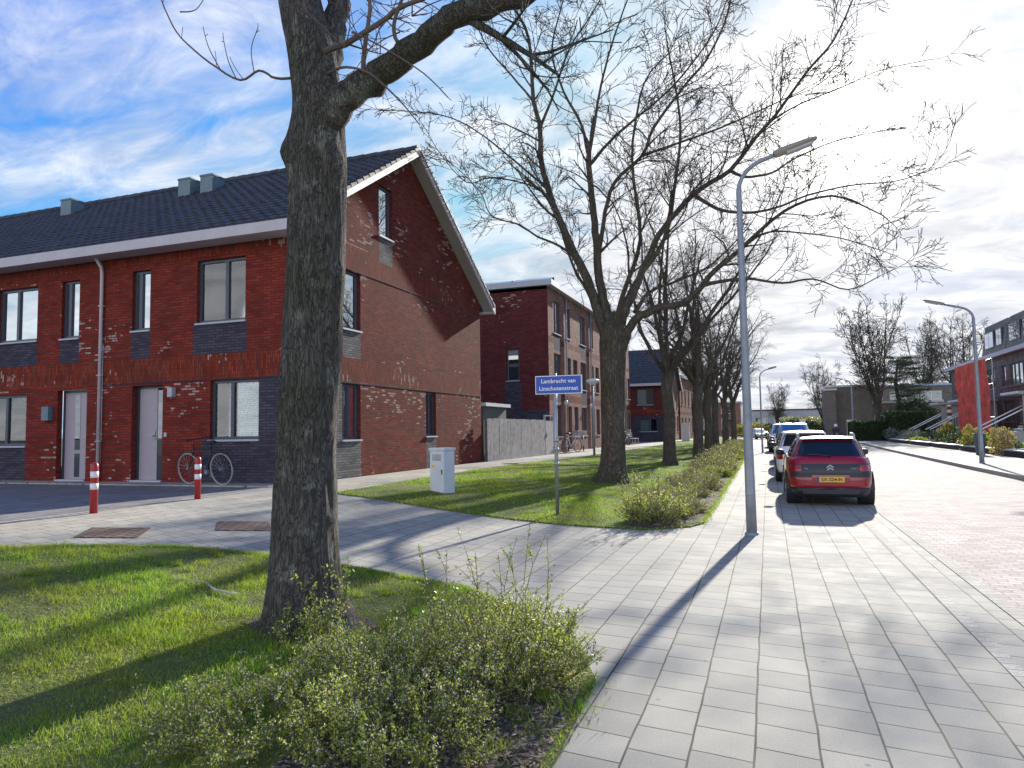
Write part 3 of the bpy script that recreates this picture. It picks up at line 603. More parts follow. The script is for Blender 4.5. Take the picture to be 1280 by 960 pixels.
# ---- first terrace: corner house (gable to the street) and its neighbours
ZB = 0.42; EV = 6.12; YF, YR_ = 12.7, 23.6; YM = (YF + YR_) / 2; XG = -9.75; PK = 9.85
SLF = (PK - EV - 0.25) / (YM - YF)
def house_roof(root, x0, x1, verge=False):
    mb = MB(); sv = Vector((0, 1, SLF)).normalized(); ov = 0.42
    ze = EV + 0.20 - ov * SLF
    Sl = math.hypot(YM - YF + ov, SLF * (YM - YF + ov)); xe = x1 + (0.38 if verge else 0)
    tiled_slope(mb, Vector((x0, YF - ov, ze)), Vector((1, 0, 0)), sv, xe - x0, Sl)
    sv2 = Vector((0, -1, SLF)).normalized()
    tiled_slope(mb, Vector((x0, YR_ + ov, ze)), Vector((1, 0, 0)), sv2, xe - x0, Sl)
    # underlay slabs (give the roof its thickness)
    for s_, yy in ((1, YF - ov), (-1, YR_ + ov)):
        a = Vector((x0, yy, ze)); b = Vector((xe, yy, ze)); c = Vector((xe, YM, ze + SLF * (YM - YF + ov))); d = Vector((x0, YM, ze + SLF * (YM - YF + ov)))
        lo = Vector((0, 0, -0.12)); q = [a, b, c, d]; mb.quad(q); mb.quad([p + lo for p in q][::-1])
        for i in range(4): mb.quad([q[i], q[(i + 1) % 4], q[(i + 1) % 4] + lo, q[i] + lo])
    # ridge tiles
    zr = ze + SLF * (YM - YF + ov) + 0.05; n = int((xe - x0) / 0.42)
    for i in range(n):
        a = x0 + (xe - x0) * i / n; b = x0 + (xe - x0) * (i + 1) / n
        mb.tube([(a, YM, zr - .02), (b - .01, YM, zr + .015)], [0.13, 0.115], 8)
    rf = mb.build('roof', m_roof, root)
    g = MB(); y0 = YF - ov
    g.box((x0, YR_ + ov - .02, ze - .20), (xe, YR_ + ov + .12, ze + .035)); g.build('gutter', m_fascia, rf); g = MB()
    g.box((x0, y0 - .12, ze - .20), (xe, y0 + .02, ze + .035)); g.build('gutter', m_fascia, rf); g = MB()
    g.box((x0, y0 + .02, ze - .18), (xe, YF, ze - .14)); g.build('eaves_board', m_fascia, rf)
    if verge:
        g = MB()
        for s_ in (1, -1):
            yy = YF - ov - .12 if s_ > 0 else YR_ + ov + .12; d = Vector((0, s_, SLF)).normalized(); Ls = Sl + .13
            for k, (xa, xb, h0, h1) in enumerate(((xe - .02, xe + .03, -.20, .06),)):
                a = Vector((0, yy, ze - .03)); e = a + d * Ls; e.y = YM
                pts = [(a.y, a.z + h0), (e.y, e.z + h0), (e.y, e.z + h1), (a.y, a.z + h1)]
                A = [Vector((xa, y, z)) for y, z in pts]; B = [Vector((xb, y, z)) for y, z in pts]
                g.quad(A); g.quad(B[::-1])
                for i in range(4): g.quad([A[i], A[(i + 1) % 4], B[(i + 1) % 4], B[i]])
        g.build('verge_board', m_fascia, rf)
        g = MB()
        for s_ in (1, -1):
            yy = YF - ov if s_ > 0 else YR_ + ov
            A = [Vector((XG + .003, yy, ze - .14)), Vector((xe - .022, yy, ze - .14)), Vector((xe - .022, YM, ze - .14 + SLF * (YM - YF + ov))), Vector((XG + .003, YM, ze - .14 + SLF * (YM - YF + ov)))]
            g.quad(A)
        g.build('soffit', m_soffit, rf)
        g = MB()
        for s_ in (1, -1):
            yy = YF - ov if s_ > 0 else YR_ + ov; d = Vector((0, s_, SLF)).normalized(); nn = Vector((0, -s_ * SLF, 1)).normalized(); rows = int(Sl / .33)
            for i in range(rows):
                a = Vector((0, yy, ze)) + d * (i * Sl / rows); b = a + d * (Sl / rows - .05)
                A = [a + nn * .02, b + nn * .02, b + nn * .085, a + nn * .125]
                L_ = [Vector((xe - .16, p.y, p.z)) for p in A]; Rr = [Vector((xe + .06, p.y, p.z)) for p in A]
                g.quad(L_); g.quad(Rr[::-1])
                for k in range(4): g.quad([L_[k], L_[(k + 1) % 4], Rr[(k + 1) % 4], Rr[k]])
        g.build('verge_tiles', m_roof, rf)
    return rf
frF = Fr((0, YF, 0), (1, 0, 0), (0, -1, 0))
frG = Fr((XG, 0, 0), (0, 1, 0), (1, 0, 0))
MATS1 = [m_red, m_redsol, m_dark, m_gred, m_gsol, m_gdark]
def front_unit(root, x0, x1, items, dark, corner=False):
    op = [(a, b, c, d) for k, a, b, c, d in items]
    z = [(x0, x1, 2.80, 3.36, 1), (x0, x1, 5.66, 6.4, 1)] + [(a, b, c, d, 2) for a, b, c, d in dark]
    mb = MB(); wall_panel(mb, frF, x0, x1, -0.2, EV + .04, op, z, base=0)
    mb.build('wall', MATS1, root)
    b = MB(); b.box((x0, YR_ - .02, -.2), (x1 - .05, YR_, EV)); b.box((x0, YF + .7, EV - .1), (x1 - .1, YR_ - .1, EV)); b.build('rear_wall', m_room, root)
    for k, a, b_, c, d in items:
        if k == 'door': door(root, frF, a, b_, c, d, 1)
        elif k == 'door2': door(root, frF, a, b_, c, d, 1, 1)
        elif k == 'w2': window(root, frF, a, b_, c, d, (.58,), inner=[('white', .0, .08), ('orange', .62, 1.0)], glass=clear_glass('bedroom_glass', .09))  # orange sheet stands in for a building mirrored in the right pane
        elif k == 'w2b': window(root, frF, a, b_, c, d, (.42,), inner=[('blind', 0, .42), ('blind', .46, 1.0), ('white', 0, .1)], glass=m_clear)
        elif k == 'w2c' and c < 3: window(root, frF, a, b_, c, d, (.45,), inner=[('white', .0, .3), ('blind', .5, 1)], glass=m_clear)
        elif k == 'w2c': window(root, frF, a, b_, c, d, (.45,))
        elif k == 'w1': window(root, frF, a, b_, c, d, (.34,))
h = empty('corner_house', (XG, YF, ZB), 'red brick corner house with its tall gable end facing the side path', 'house', 'houses of the near brick terrace')
front_unit(h, -15.22, XG, [('w2', -12.32, -10.94, 4.10, 5.56), ('w1', -14.30, -13.74, 4.05, 5.50), ('door', -14.25, -13.30, ZB + .04, 2.72), ('w2b', -11.9, -10.55, 1.42, 2.76)],
           [(-12.42, -10.90, 3.37, 4.10), (-14.32, -13.72, 3.37, 4.05), (-12.12, XG, -0.2, 1.42), (-10.55, XG, 1.42, 2.80)])
gw = MB()
gop = [(16.50, 17.24, 6.90, 8.32), (14.75, 15.57, 4.12, 5.60), (14.75, 15.57, 1.36, 2.74), (19.22, 19.92, 1.40, 2.74)]
wall_panel(gw, frG, YF, YR_, -0.2, PK + .2, gop, [(YF, YR_, 2.80, 3.36, 4), (YF, YR_, 5.66, 6.28, 4), (16.52, 17.22, 6.15, 6.90, 5), (14.77, 15.57, 3.40, 4.12, 5), (YF, 15.58, -.2, 1.36, 5), (YF, 14.75, 1.36, 2.80, 5), (19.24, 19.90, -.2, 1.40, 5)], base=3, rev=3)
g = gw.build('gable_wall', MATS1, h)
b = bmesh.new(); b.from_mesh(g.data)
o0 = ORG[h]
for s_, yy in ((1, YF), (-1, YR_)):
    bmesh.ops.bisect_plane(b, geom=b.verts[:] + b.edges[:] + b.faces[:], plane_co=Vector((0, yy, EV + .16)) - o0, plane_no=Vector((0, -s_ * SLF, 1)), clear_outer=True)
b.to_mesh(g.data); b.free()
# projecting string courses
for z_ in (2.79, 5.65):
    b = MB(); fbox(b, frG, YF, YR_, z_ - .03, z_, -.02, .012); b.build('string_course', m_gdark, h)
b = MB(); fbox(b, frF, -15.2, XG, 2.77, 2.795, -.02, .010); b.build('string_course', m_dark, h)
window(h, frG, *gop[0], (), inner=None); window(h, frG, *gop[1], ()); window(h, frG, *gop[2], (.45,)); window(h, frG, *gop[3], (.5,), glass=m_gdk)
rf = house_roof(h, -15.22, XG, True)
def stack(rf, x):
    b = MB(); b.box((x - .24, 16.85, 8.6), (x + .24, 17.35, 9.54), 0); b.box((x - .255, 16.83, 9.54), (x + .255, 17.37, 9.60), 0); b.build('roof_vent', m_zinc, rf, bevel=.01)
b = MB(); b.tube([(-15.22, YF - .35, EV - .14), (-15.22, YF - .1, EV - .45), (-15.22, YF - .075, EV - .6), (-15.22, YF - .075, .45)], .042, 10)
for z_ in (1.4, 3.0, 4.7): b.box((-15.28, YF - .12, z_), (-15.16, YF, z_ + .03))
b.build('downpipe', m_fascia, h, smooth=True)
b = MB(); b.box((-12.98 - .07, YF - .12, 2.42), (-12.98 + .07, YF - .003, 2.64)); b.build('wall_lamp', m_sill, h, bevel=.01)
b = MB(); b.box((-13.22, YF - .03, 1.5), (-13.14, YF - .002, 1.6)); b.build('doorbell', m_steel, h)
h2 = empty('terraced_house', (-15.23, YF, ZB), 'red brick mid terrace house left of the downpipe with a glazed pale door', 'house', 'houses of the near brick terrace')
front_unit(h2, -20.70, -15.225, [('w1', -16.66, -16.05, 4.0, 5.46), ('w2c', -18.98, -17.52, 4.02, 5.42), ('door2', -16.72, -15.72, ZB + .04, 2.70), ('w2c', -19.3, -17.82, 1.33, 2.64)],
           [(-16.68, -16.03, 3.37, 4.0), (-19.0, -17.5, 3.37, 4.02), (-20.70, -17.80, -.2, 1.33)])
house_roof(h2, -20.70, -15.225)
b = MB(); b.box((-16.98 - .12, YF - .14, 1.95), (-16.98 + .12, YF - .003, 2.30)); b.build('mailbox', m_zinc, h2, bevel=.015)
h3 = empty('terraced_house', (-20.71, YF, ZB), 'dark tiled terrace roof end at the left edge of the photo with one vent box', 'house', 'houses of the near brick terrace')
front_unit(h3, -26.2, -20.705, [('w1', -25.2, -24.6, 4.0, 5.46), ('w2c', -23.3, -21.9, 4.02, 5.42), ('door', -25.3, -24.3, ZB + .04, 2.70), ('w2c', -23.3, -21.9, 1.33, 2.64)], [(-26.2, -20.8, -.2, 1.33)])
r3 = house_roof(h3, -34.0, -20.705)
r2 = [c for c in h2.children if c.name.startswith('roof')][0]
stack(r2, -16.05); stack(r2, -16.93); stack(r3, -22.05)
# ---- shed and fence behind the corner house
s = empty('garden_shed', (-9.9, 25.2, .42), 'small grey garden shed peeping over the wooden fence beside the corner house', 'shed')
b = MB(); b.box((-12.2, 24.2, .3), (-9.9, 26.6, 2.45)); b.build('wall', m_wood2, s)
b = MB(); b.box((-12.3, 24.1, 2.45), (-9.75, 26.75, 2.58)); b.build('roof', m_cab, s)
fc = empty('wooden_fence', (-9.55, 23.7, .42), 'weathered grey upright board fence between the corner house and the flats', 'fence')
A, B = Vector((-9.55, 23.65, 0)), Vector((-9.38, 30.1, 0)); U = (B - A).normalized(); L = (B - A).length; frf = Fr(A, U, Vector((U.y, -U.x, 0)))
n = 50; b = MB(); rnd = random.Random(3)
for i in range(n):
    u = L * i / n; gp = .045 + (.025 if i % 9 == 8 else 0); fbox(b, frf, u, u + L / n - gp, .36, 1.98 + rnd.uniform(-.015, .015), rnd.uniform(0, .012), .03)
b.build('board_panel', m_wood, fc)
for u in (0, 1.3, 2.6, 3.9, 5.2, 6.4):
    b = MB(); fbox(b, frf, u, u + .09, .3, 1.95, -.10, -.01); b.build('post', m_wood2, fc)
b = MB(); fbox(b, frf, 0, L, .6, .68, -.035, -.004); fbox(b, frf, 0, L, 1.65, 1.73, -.035, -.004); b.build('rail', m_wood2, fc)
gt = empty('garden_gate', (-9.37, 30.2, .42), 'weathered board gate with steel lock at the end of the wooden fence', 'gate')
frg = Fr(B + U * .08, U, frf.N); b = MB()
for i in range(7): fbox(b, frg, i * .15, i * .15 + .135, .40, 1.95, 0, .03)
b.build('board_panel', m_wood, gt)
b = MB(); fbox(b, frg, -.07, -.01, .3, 2.15, -.06, .03); fbox(b, frg, 1.06, 1.13, .3, 2.15, -.06, .03); fbox(b, frg, -.07, 1.13, 2.15, 2.21, -.06, .03); b.build('gate_frame', m_steel, gt)
b = MB(); fbox(b, frg, .08, .14, 1.2, 1.42, .03, .06); b.build('lock', m_steel, gt)

# ---- three storey block
X2 = -9.7
bl = empty('apartment_block', (X2, 32, .42), 'three storey flat roofed brick block with bikes in front, behind the wooden fence', 'apartment block')
frS = Fr((X2, 0, 0), (0, 1, 0), (1, 0, 0)); frE = Fr((0, 32.0, 0), (1, 0, 0), (0, -1, 0))
ops = []; zn = []
for u in np.arange(32.9, 52, 5.2):
    for k, (a, w_) in enumerate(((0, 1.25), (2.35, .8), (3.6, .9))):
        for lv, (za, zb) in enumerate(((.5 if k == 1 else 1.2, 2.75), (3.75, 5.3), (6.3, 7.9))):
            if (k == 2 and lv == 2) : continue
            ops.append((u + a, u + a + w_, za, zb)); 
            if lv and k == 0: zn.append((u + a, u + a + w_, za - .85, za, 1))
b = MB(); wall_panel(b, frS, 32.0, 52.8, -.2, 8.45, ops, [(32, 52.8, 2.95, 3.3, 2), (32, 52.8, 5.75, 6.05, 2)] + zn, base=0); b.build('wall', [m_brown, m_dark, m_gsol], bl)
eop = [(-11.85, -11.2, 3.95, 5.5)]
b = MB(); wall_panel(b, frE, -20.0, X2, -.2, 8.45, eop, [(-20, X2, -.2, 2.5, 2), (-11.95, -11.1, 2.5, 3.95, 2)], base=0); b.build('end_wall', [m_purp, m_redsol, m_dark], bl)
window(bl, frE, *eop[0], (), (.5,))
for o in ops:
    if o[2] < 1: door(bl, frS, *o, style=1)
    else: window(bl, frS, *o, (.5,) if o[1] - o[0] > 1 else ())
b = MB(); b.box((-20.1, 31.75, 8.45), (X2 + .28, 53.0, 8.72)); b.box((-19.8, 32.0, 8.3), (X2 - .05, 52.7, 8.45)); rf2 = b.build('roof', m_sill, bl)
b = MB()
for i in range(3):
    O = Vector((-16.4 + i * 2.2, 32.6, 8.73)); b.quad([O, O + Vector((2.1, 0, 0)), O + Vector((2.1, 1.3, .55)), O + Vector((0, 1.3, .55))]); b.quad([O + Vector((0, 1.3, 0)), O + Vector((2.1, 1.3, 0)), O + Vector((2.1, 1.3, .55)), O + Vector((0, 1.3, .55))])
b.build('solar_panel', m_solar, rf2)
b = MB(); b.box((-19.7, 52.6, -.2), (X2 - .1, 52.78, 8.4)); b.box((-19.9, 32.2, -.2), (-19.8, 52.6, 8.4)); b.build('rear_wall', m_room, bl)
for u in (35.0, 40.4, 45.4, 50.8):
    b = MB(); b.tube([(X2 + .07, u, .42), (X2 + .07, u, 8.4)], .045, 8); b.build('downpipe', m_steel, bl, smooth=True)
for u in (34.4, 39.8, 45.0):
    b = MB(); b.lathe((X2 + .14, u, 2.9), [(0, -.12), (.09, -.09), (.12, 0), (.09, .09), (0, .12)], 10); b.build('wall_lamp', m_white, bl, smooth=True)

# ---- third house group (gable house, smaller, further on)
t3 = empty('gable_house', (-8.2, 61, .42), 'further brick house with steep dark tiled roof sloping towards the viewer', 'house')
fr3 = Fr((0, 61, 0), (1, 0, 0), (0, -1, 0)); o3 = [(-10.6, -9.2, 3.6, 5.0), (-10.4, -8.9, 1.3, 2.4)]
b = MB(); wall_panel(b, fr3, -16, -8.2, -.2, 5.5, o3, [(-16, -8.2, -.2, 2.6, 2), (-16, -8.2, 2.9, 3.2, 1)], base=0); b.build('wall', [m_purp, m_redsol, m_dark], t3)
for o in o3: window(t3, fr3, *o, (.6,), inner=[('white', 0, .55)], glass=m_clear, fm=m_frame)
g3 = Fr((-8.2, 0, 0), Vector((.0, 1, 0)), (1, 0, 0)); og = [(62.2, 63.2, 3.5, 5.1), (62.2, 63.2, 1.2, 2.7), (65.5, 66.7, 3.5, 5.1), (65.5, 66.7, .5, 2.7), (69, 70, 3.5, 5.1), (69, 70, 1.2, 2.7), (65.6, 66.5, 6.2, 7.6)]
b = MB(); wall_panel(b, g3, 61, 71, -.2, 9.0, og, [(61, 71, 2.9, 3.2, 1)], base=0); gg = b.build('gable_wall', [m_brown, m_gsol], t3)
bm_ = bmesh.new(); bm_.from_mesh(gg.data)
for s_, yy in ((1, 61), (-1, 71)): bmesh.ops.bisect_plane(bm_, geom=bm_.verts[:] + bm_.edges[:] + bm_.faces[:], plane_co=Vector((0, yy, 5.5)) - ORG[t3], plane_no=Vector((0, -s_ * .66, 1)), clear_outer=True)
bm_.to_mesh(gg.data); bm_.free()
for o in og: window(t3, g3, *o, ())
b = MB()
for s_, yy in ((1, 60.7), (-1, 71.3)):
    tiled_slope(b, Vector((-16, yy, 5.4)), Vector((1, 0, 0)), Vector((0, s_, .66)).normalized(), 8.1, 5.3 * math.hypot(1, .66))
    q = [Vector((-16, yy, 5.38)), Vector((-7.9, yy, 5.38)), Vector((-7.9, 66, 5.38 + 5.3 * .66)), Vector((-16, 66, 5.38 + 5.3 * .66))]; b.quad(q); b.quad([p - Vector((0, 0, .15)) for p in q])
r3b = b.build('roof', m_roof, t3)
b = MB(); b.box((-16, 60.5, 5.2), (-7.9, 60.72, 5.42)); b.build('gutter', m_fascia, r3b)
b = MB()
for s_, yy in ((1, 60.6), (-1, 71.4)):
    q = [(yy, 5.18), (66, 5.18 + 5.4 * .66), (66, 5.5 + 5.4 * .66), (yy, 5.5)]
    A_ = [Vector((-7.92, y, z)) for y, z in q]; B_ = [Vector((-7.84, y, z)) for y, z in q]; b.quad(A_); b.quad(B_[::-1])
    for i in range(4): b.quad([A_[i], A_[(i + 1) % 4], B_[(i + 1) % 4], B_[i]])
b.build('verge_board', m_white, r3b)
t4 = empty('row_house', (-7.9, 71, .42), 'brown brick row house with narrow windows beyond the further gable house', 'house')
g4 = Fr((-8.1, 71.05, 0), Vector((.04, 1, 0)).normalized(), Vector((1, -.04, 0)).normalized())
og4 = [(u, u + .8, z, z + 1.5) for u in (1, 3.2, 5.6, 8, 10.4) for z in (1.1, 3.9)]
b = MB(); wall_panel(b, g4, 0, 13, -.2, 6.6, og4, [(0, 13, 2.9, 3.2, 1)], base=0); b.build('wall', [m_brown, m_gsol], t4)
b = MB(); fbox(b, g4, -.1, 13.1, 6.6, 6.8, -8, .2); fbox(b, g4, -.0, 13, -.2, 6.6, -8, -.25); b.build('roof', m_sill, t4)
for o in og4: window(t4, g4, *o, ())
cb2 = empty('utility_cabinet', (-6.7, 66, .3), 'pale green utility cabinet at the path far behind the second tree', 'cabinet')
b = MB(); b.box((-7.5, 66.4, .3), (-6.8, 66.8, 1.95)); b.build('body', m_cab, cb2, bevel=.02)
b = MB(); b.box((-7.55, 66.35, 1.95), (-6.75, 66.85, 2.02)); b.build('lid', m_white, cb2)

# ---------------------------------------------------------------- street furniture
def font_mesh(name, text, size, m, parent, mtx, ext=0.002, align='CENTER', org=None):
    cu = bpy.data.curves.new(name, 'FONT'); cu.body = text; cu.size = size; cu.extrude = ext; cu.offset = .0022 if size > .09 else 0; cu.align_x = align; cu.align_y = 'CENTER'; cu.space_character = 1.05
    o = bpy.data.objects.new(name, cu); C.objects.link(o); dg = bpy.context.evaluated_depsgraph_get()
    me = bpy.data.meshes.new_from_object(o.evaluated_get(dg)); bpy.data.objects.remove(o)
    me.materials.clear(); me.materials.append(m)
    w = max(v.co.x for v in me.vertices) - min(v.co.x for v in me.vertices)
    me.transform(mtx); q = bpy.data.objects.new(name, me); C.objects.link(q); q.parent = parent; return q, w
sg = empty('street_sign', (-3.48, 11.83, terr(-3.48)), 'blue street name sign with white lettering on a thin steel pole', 'street sign')
b = MB(); b.tube([(-3.48, 11.83, 0), (-3.48, 11.83, 2.5)], .032, 12); b.build('pole', m_steel, sg, smooth=True)
ps = at(698.5, 481, 11.78); zt, zb_ = at(698, 469.5, 11.78).z, at(698, 492.5, 11.78).z; hw = (at(727, 480, 11.78).x - at(670, 480, 11.78).x) / 2
rotz = R(4)
SM = Matrix.Translation((ps.x + .0, 11.765, (zt + zb_) / 2)) @ Matrix.Rotation(rotz, 4, 'Z')
def sbox(a, b_, m, name, mt, par):
    k = MB(); k.box(a, b_); k.v = [tuple(SM @ Vector(v)) for v in k.v]; return k.build(name, m, par, bevel=.004)
hh = (zt - zb_) / 2
pl = sbox((-hw, -.02, -hh), (hw, .02, hh), m_white, 'sign_plate', None, sg)
sbox((-hw + .014, -.0235, -hh + .014), (hw - .014, -.018, hh - .014), m_blue, 'blue_field', None, pl)
for i, (tx, dz) in enumerate((('Lambrecht van', .062), ('Linschotenstraat', -.066))):
    mt = Matrix.Translation(-ORG[sg]) @ SM @ Matrix.Translation((0, -.0255, dz)) @ Matrix.Rotation(R(90), 4, 'X')
    font_mesh('lettering', tx, .098 if i == 0 else .098, m_white, pl, mt, ext=.001)
for z_ in (.9, 1.15, 1.3):
    b = MB(); b.tube([(-3.48, 11.83, z_), (-3.48, 11.83, z_ + .05)], .042, 12); b.build('clamp', m_steel, sg, smooth=True)

cab = empty('electricity_cabinet', (-6.33, 13.2, .26), 'light grey electricity cabinet standing on the far lawn near the gable wall', 'cabinet')
ux = Vector((.93, -.37, 0)).normalized(); uy = Vector((.37, .93, 0)).normalized(); O = Vector((-6.33, 13.2, 0))
b = MB(); b.box((-.21, -.15, .15), (.21, .15, 1.13), X=ux, Yv=uy, O=O); b.build('body', m_cab, cab, bevel=.012)
b = MB(); b.box((-.23, -.17, 1.13), (.23, .17, 1.185), X=ux, Yv=uy, O=O); b.build('lid', m_cab, cab, bevel=.012)
b = MB(); b.box((-.19, -.156, .24), (.19, -.151, 1.10), X=ux, Yv=uy, O=O); dd = b.build('door', m_cab, cab)
b = MB()
for i in range(6): b.box((-.13, -.1595, .93 + i * .022), (.13, -.155, .938 + i * .022), X=ux, Yv=uy, O=O)
b.build('vent_slots', m_black, dd)
b = MB(); b.box((-.15, -.1585, .78), (-.07, -.155, .84), X=ux, Yv=uy, O=O); b.build('sticker', m_plate, dd)
b = MB(); b.box((-.225, -.165, .10), (.225, .165, .27), X=ux, Yv=uy, O=O); b.build('plinth', m_conc, cab)
b = MB(); b.box((.145, -.166, .65), (.17, -.156, .75), X=ux, Yv=uy, O=O); b.build('lock', m_black, dd)

def bollard(x, y, label, lean=0):
    z = terr(x); o = empty('bollard', (x, y, z), label, 'bollard', 'red and white bollards')
    b = MB(); b.lathe((x, y, z), [(.052, -.1), (.052, .66), (.048, .70), (.03, .725), (0, .73)], 20); b.build('post', m_brred, o, smooth=True)
    for a in (.34, .51): c = MB(); c.lathe((x, y, z), [(.0535, a), (.0535, a + .09)], 20); c.build('reflective_band', m_white, o, smooth=True)
bollard(-9.16, 7.55, 'red and white bollard left of the drainpipe, nearer the viewer'); bollard(-9.30, 9.66, 'red and white bollard in front of the parked bicycle, further from the viewer')
def plate(cx_, cy_, ang, label):
    z = terr(cx_) + .009; o = MB(); X_ = Vector((math.cos(ang), math.sin(ang), 0)); Y_ = Vector((-X_.y, X_.x, 0))
    P = [Vector((cx_, cy_, 0)) + X_ * a + Y_ * c for a, c in ((-.33, -.33), (.33, -.33), (.33, .33), (-.33, .33))]
    P = [Vector((p.x, p.y, terr(p.x) + .012)) for p in P]; o.quad(P); Q = [p - Vector((0, 0, .02)) for p in P]; 
    for i in range(4): o.quad([P[i], Q[i], Q[(i + 1) % 4], P[(i + 1) % 4]])
    q = o.build('manhole_cover', m_rust); setp(q, label, 'manhole cover', 'rusty square covers in the pavement')
plate(-7.43, 6.40, R(35), 'rusty brown square cover in the pavement near the left bollard'); plate(-6.62, 7.7, R(40), 'rusty brown square cover in the pavement just left of the big trunk')

# street lamps
def street_lamp(name, base, h, arm, label, r0=.085, r1=.045, headl=.62, hdir=Vector((1, 0, 0)), lean=(0, 0), bend=True):
    x, y = base[:2]; z = base[2] if len(base) > 2 else 0
    o = empty(name, (x, y, z), label, 'street lamp', 'street lamps with arm heads')
    pts = []; rad = []
    top = h - .35
    for i in range(9):
        t = i / 8; pts.append((x + lean[0] * t, y + lean[1] * t, z + top * t)); rad.append(r0 + (r1 - r0) * t)
    pts[0] = (x, y, z - .05)
    for i in range(1, 7):
        a = i / 6 * math.pi / 2 * .85; rr = .45
        p = Vector((x + lean[0], y + lean[1], z + top)) + hdir * (rr * (1 - math.cos(a))) * 1.2 + Vector((0, 0, rr * math.sin(a))); pts.append(tuple(p)); rad.append(r1 * .8)
    e = Vector(pts[-1]); d = (Vector(pts[-1]) - Vector(pts[-2])).normalized(); pts.append(tuple(e + d * arm)); rad.append(r1 * .75)
    b = MB(); b.tube(pts, rad, 14); b.tube([(x, y, z - .05), (x, y, z + .03)], r0 + .02, 14); b.build('pole', m_pole, o, smooth=True)
    b = MB(); b.box((x - .045, y - r0 - .006, z + .55), (x + .045, y - r0 + .03, z + .95)); b.build('service_door', m_pole, o, bevel=.01)
    e = Vector(pts[-1]); s_ = d.cross(Vector((0, 0, 1))).normalized(); n_ = s_.cross(d).normalized()
    b = MB(); secs = []
    for t, w_, hh_ in ((-.02, .045, .045), (0, .06, .05), (.12, .085, .058), (.4, .095, .052), (.8, .08, .04), (.97, .05, .025), (1, .025, .012)):
        c = e + d * (headl * t); secs.append([tuple(c + s_ * (w_ * math.cos(a)) + n_ * (hh_ * math.sin(a) + .01)) for a in [k * math.pi / 6 for k in range(12)]])
    i0 = 0
    for sc_ in secs: b.v += sc_
    for j in range(len(secs) - 1):
        for a in range(12): c = (a + 1) % 12; b.f.append((j * 12 + a, j * 12 + c, (j + 1) * 12 + c, (j + 1) * 12 + a)); b.m.append(0)
    b.f.append(tuple(range(12))); b.m.append(0); b.f.append(tuple(range((len(secs) - 1) * 12, len(secs) * 12))); b.m.append(0)
    hd = b.build('lamp_head', m_head, o, smooth=True)
    b = MB(); c = e + d * headl * .55 - n_ * .028; Q = [c + d * a * headl * .3 + s_ * w_ * .06 for a, w_ in ((-1, -1), (1, -1), (1, 1), (-1, 1))]
    b.quad(Q); b.quad([q - n_ * .03 for q in Q][::-1])
    for i in range(4): b.quad([Q[i], Q[(i + 1) % 4], Q[(i + 1) % 4] - n_ * .03, Q[i] - n_ * .03])
    b.build('lamp_glass', m_sill, hd)
    return o
street_lamp('street_lamp', (-.27, 10.56, 0), 5.28, .10, 'tall grey street lamp standing in the pavement left of the red car', headl=.60, hdir=Vector((1, .05, 0)).normalized(), r0=.074, r1=.038)
street_lamp('street_lamp', (7.05, 29.12, .11), 5.5, .5, 'grey street lamp on the far pavement with its arm over the road', headl=.7, hdir=Vector((-1, 0, 0)), r0=.08, r1=.05)
street_lamp('street_lamp', (7.5, 73, .11), 5.6, .5, 'distant street lamp before the brown flat roofed block', headl=.6, hdir=Vector((-1, 0, 0)), r0=.09, r1=.06)
street_lamp('street_lamp', (-.35, 44, 0), 4.8, .1, 'thin distant street lamp at the pavement edge beside the parked white car', headl=.5, hdir=Vector((1, 0, 0)), r0=.06, r1=.04)
ll = empty('lantern_post', (-7.29, 30.74, .35), 'slim post with a flat white lantern at the lawn edge behind the big second trunk', 'lantern post')
b = MB(); b.tube([(-7.29, 30.74, .2), (-7.29, 30.74, 3.52)], [.055, .04], 12); b.build('pole', m_pole, ll, smooth=True)
b = MB(); b.lathe((-7.29, 30.74, 3.5), [(.05, 0), (.14, .03), (.30, .17), (.31, .2), (.2, .27), (0, .29)], 20); b.build('lantern', m_white, ll, smooth=True)

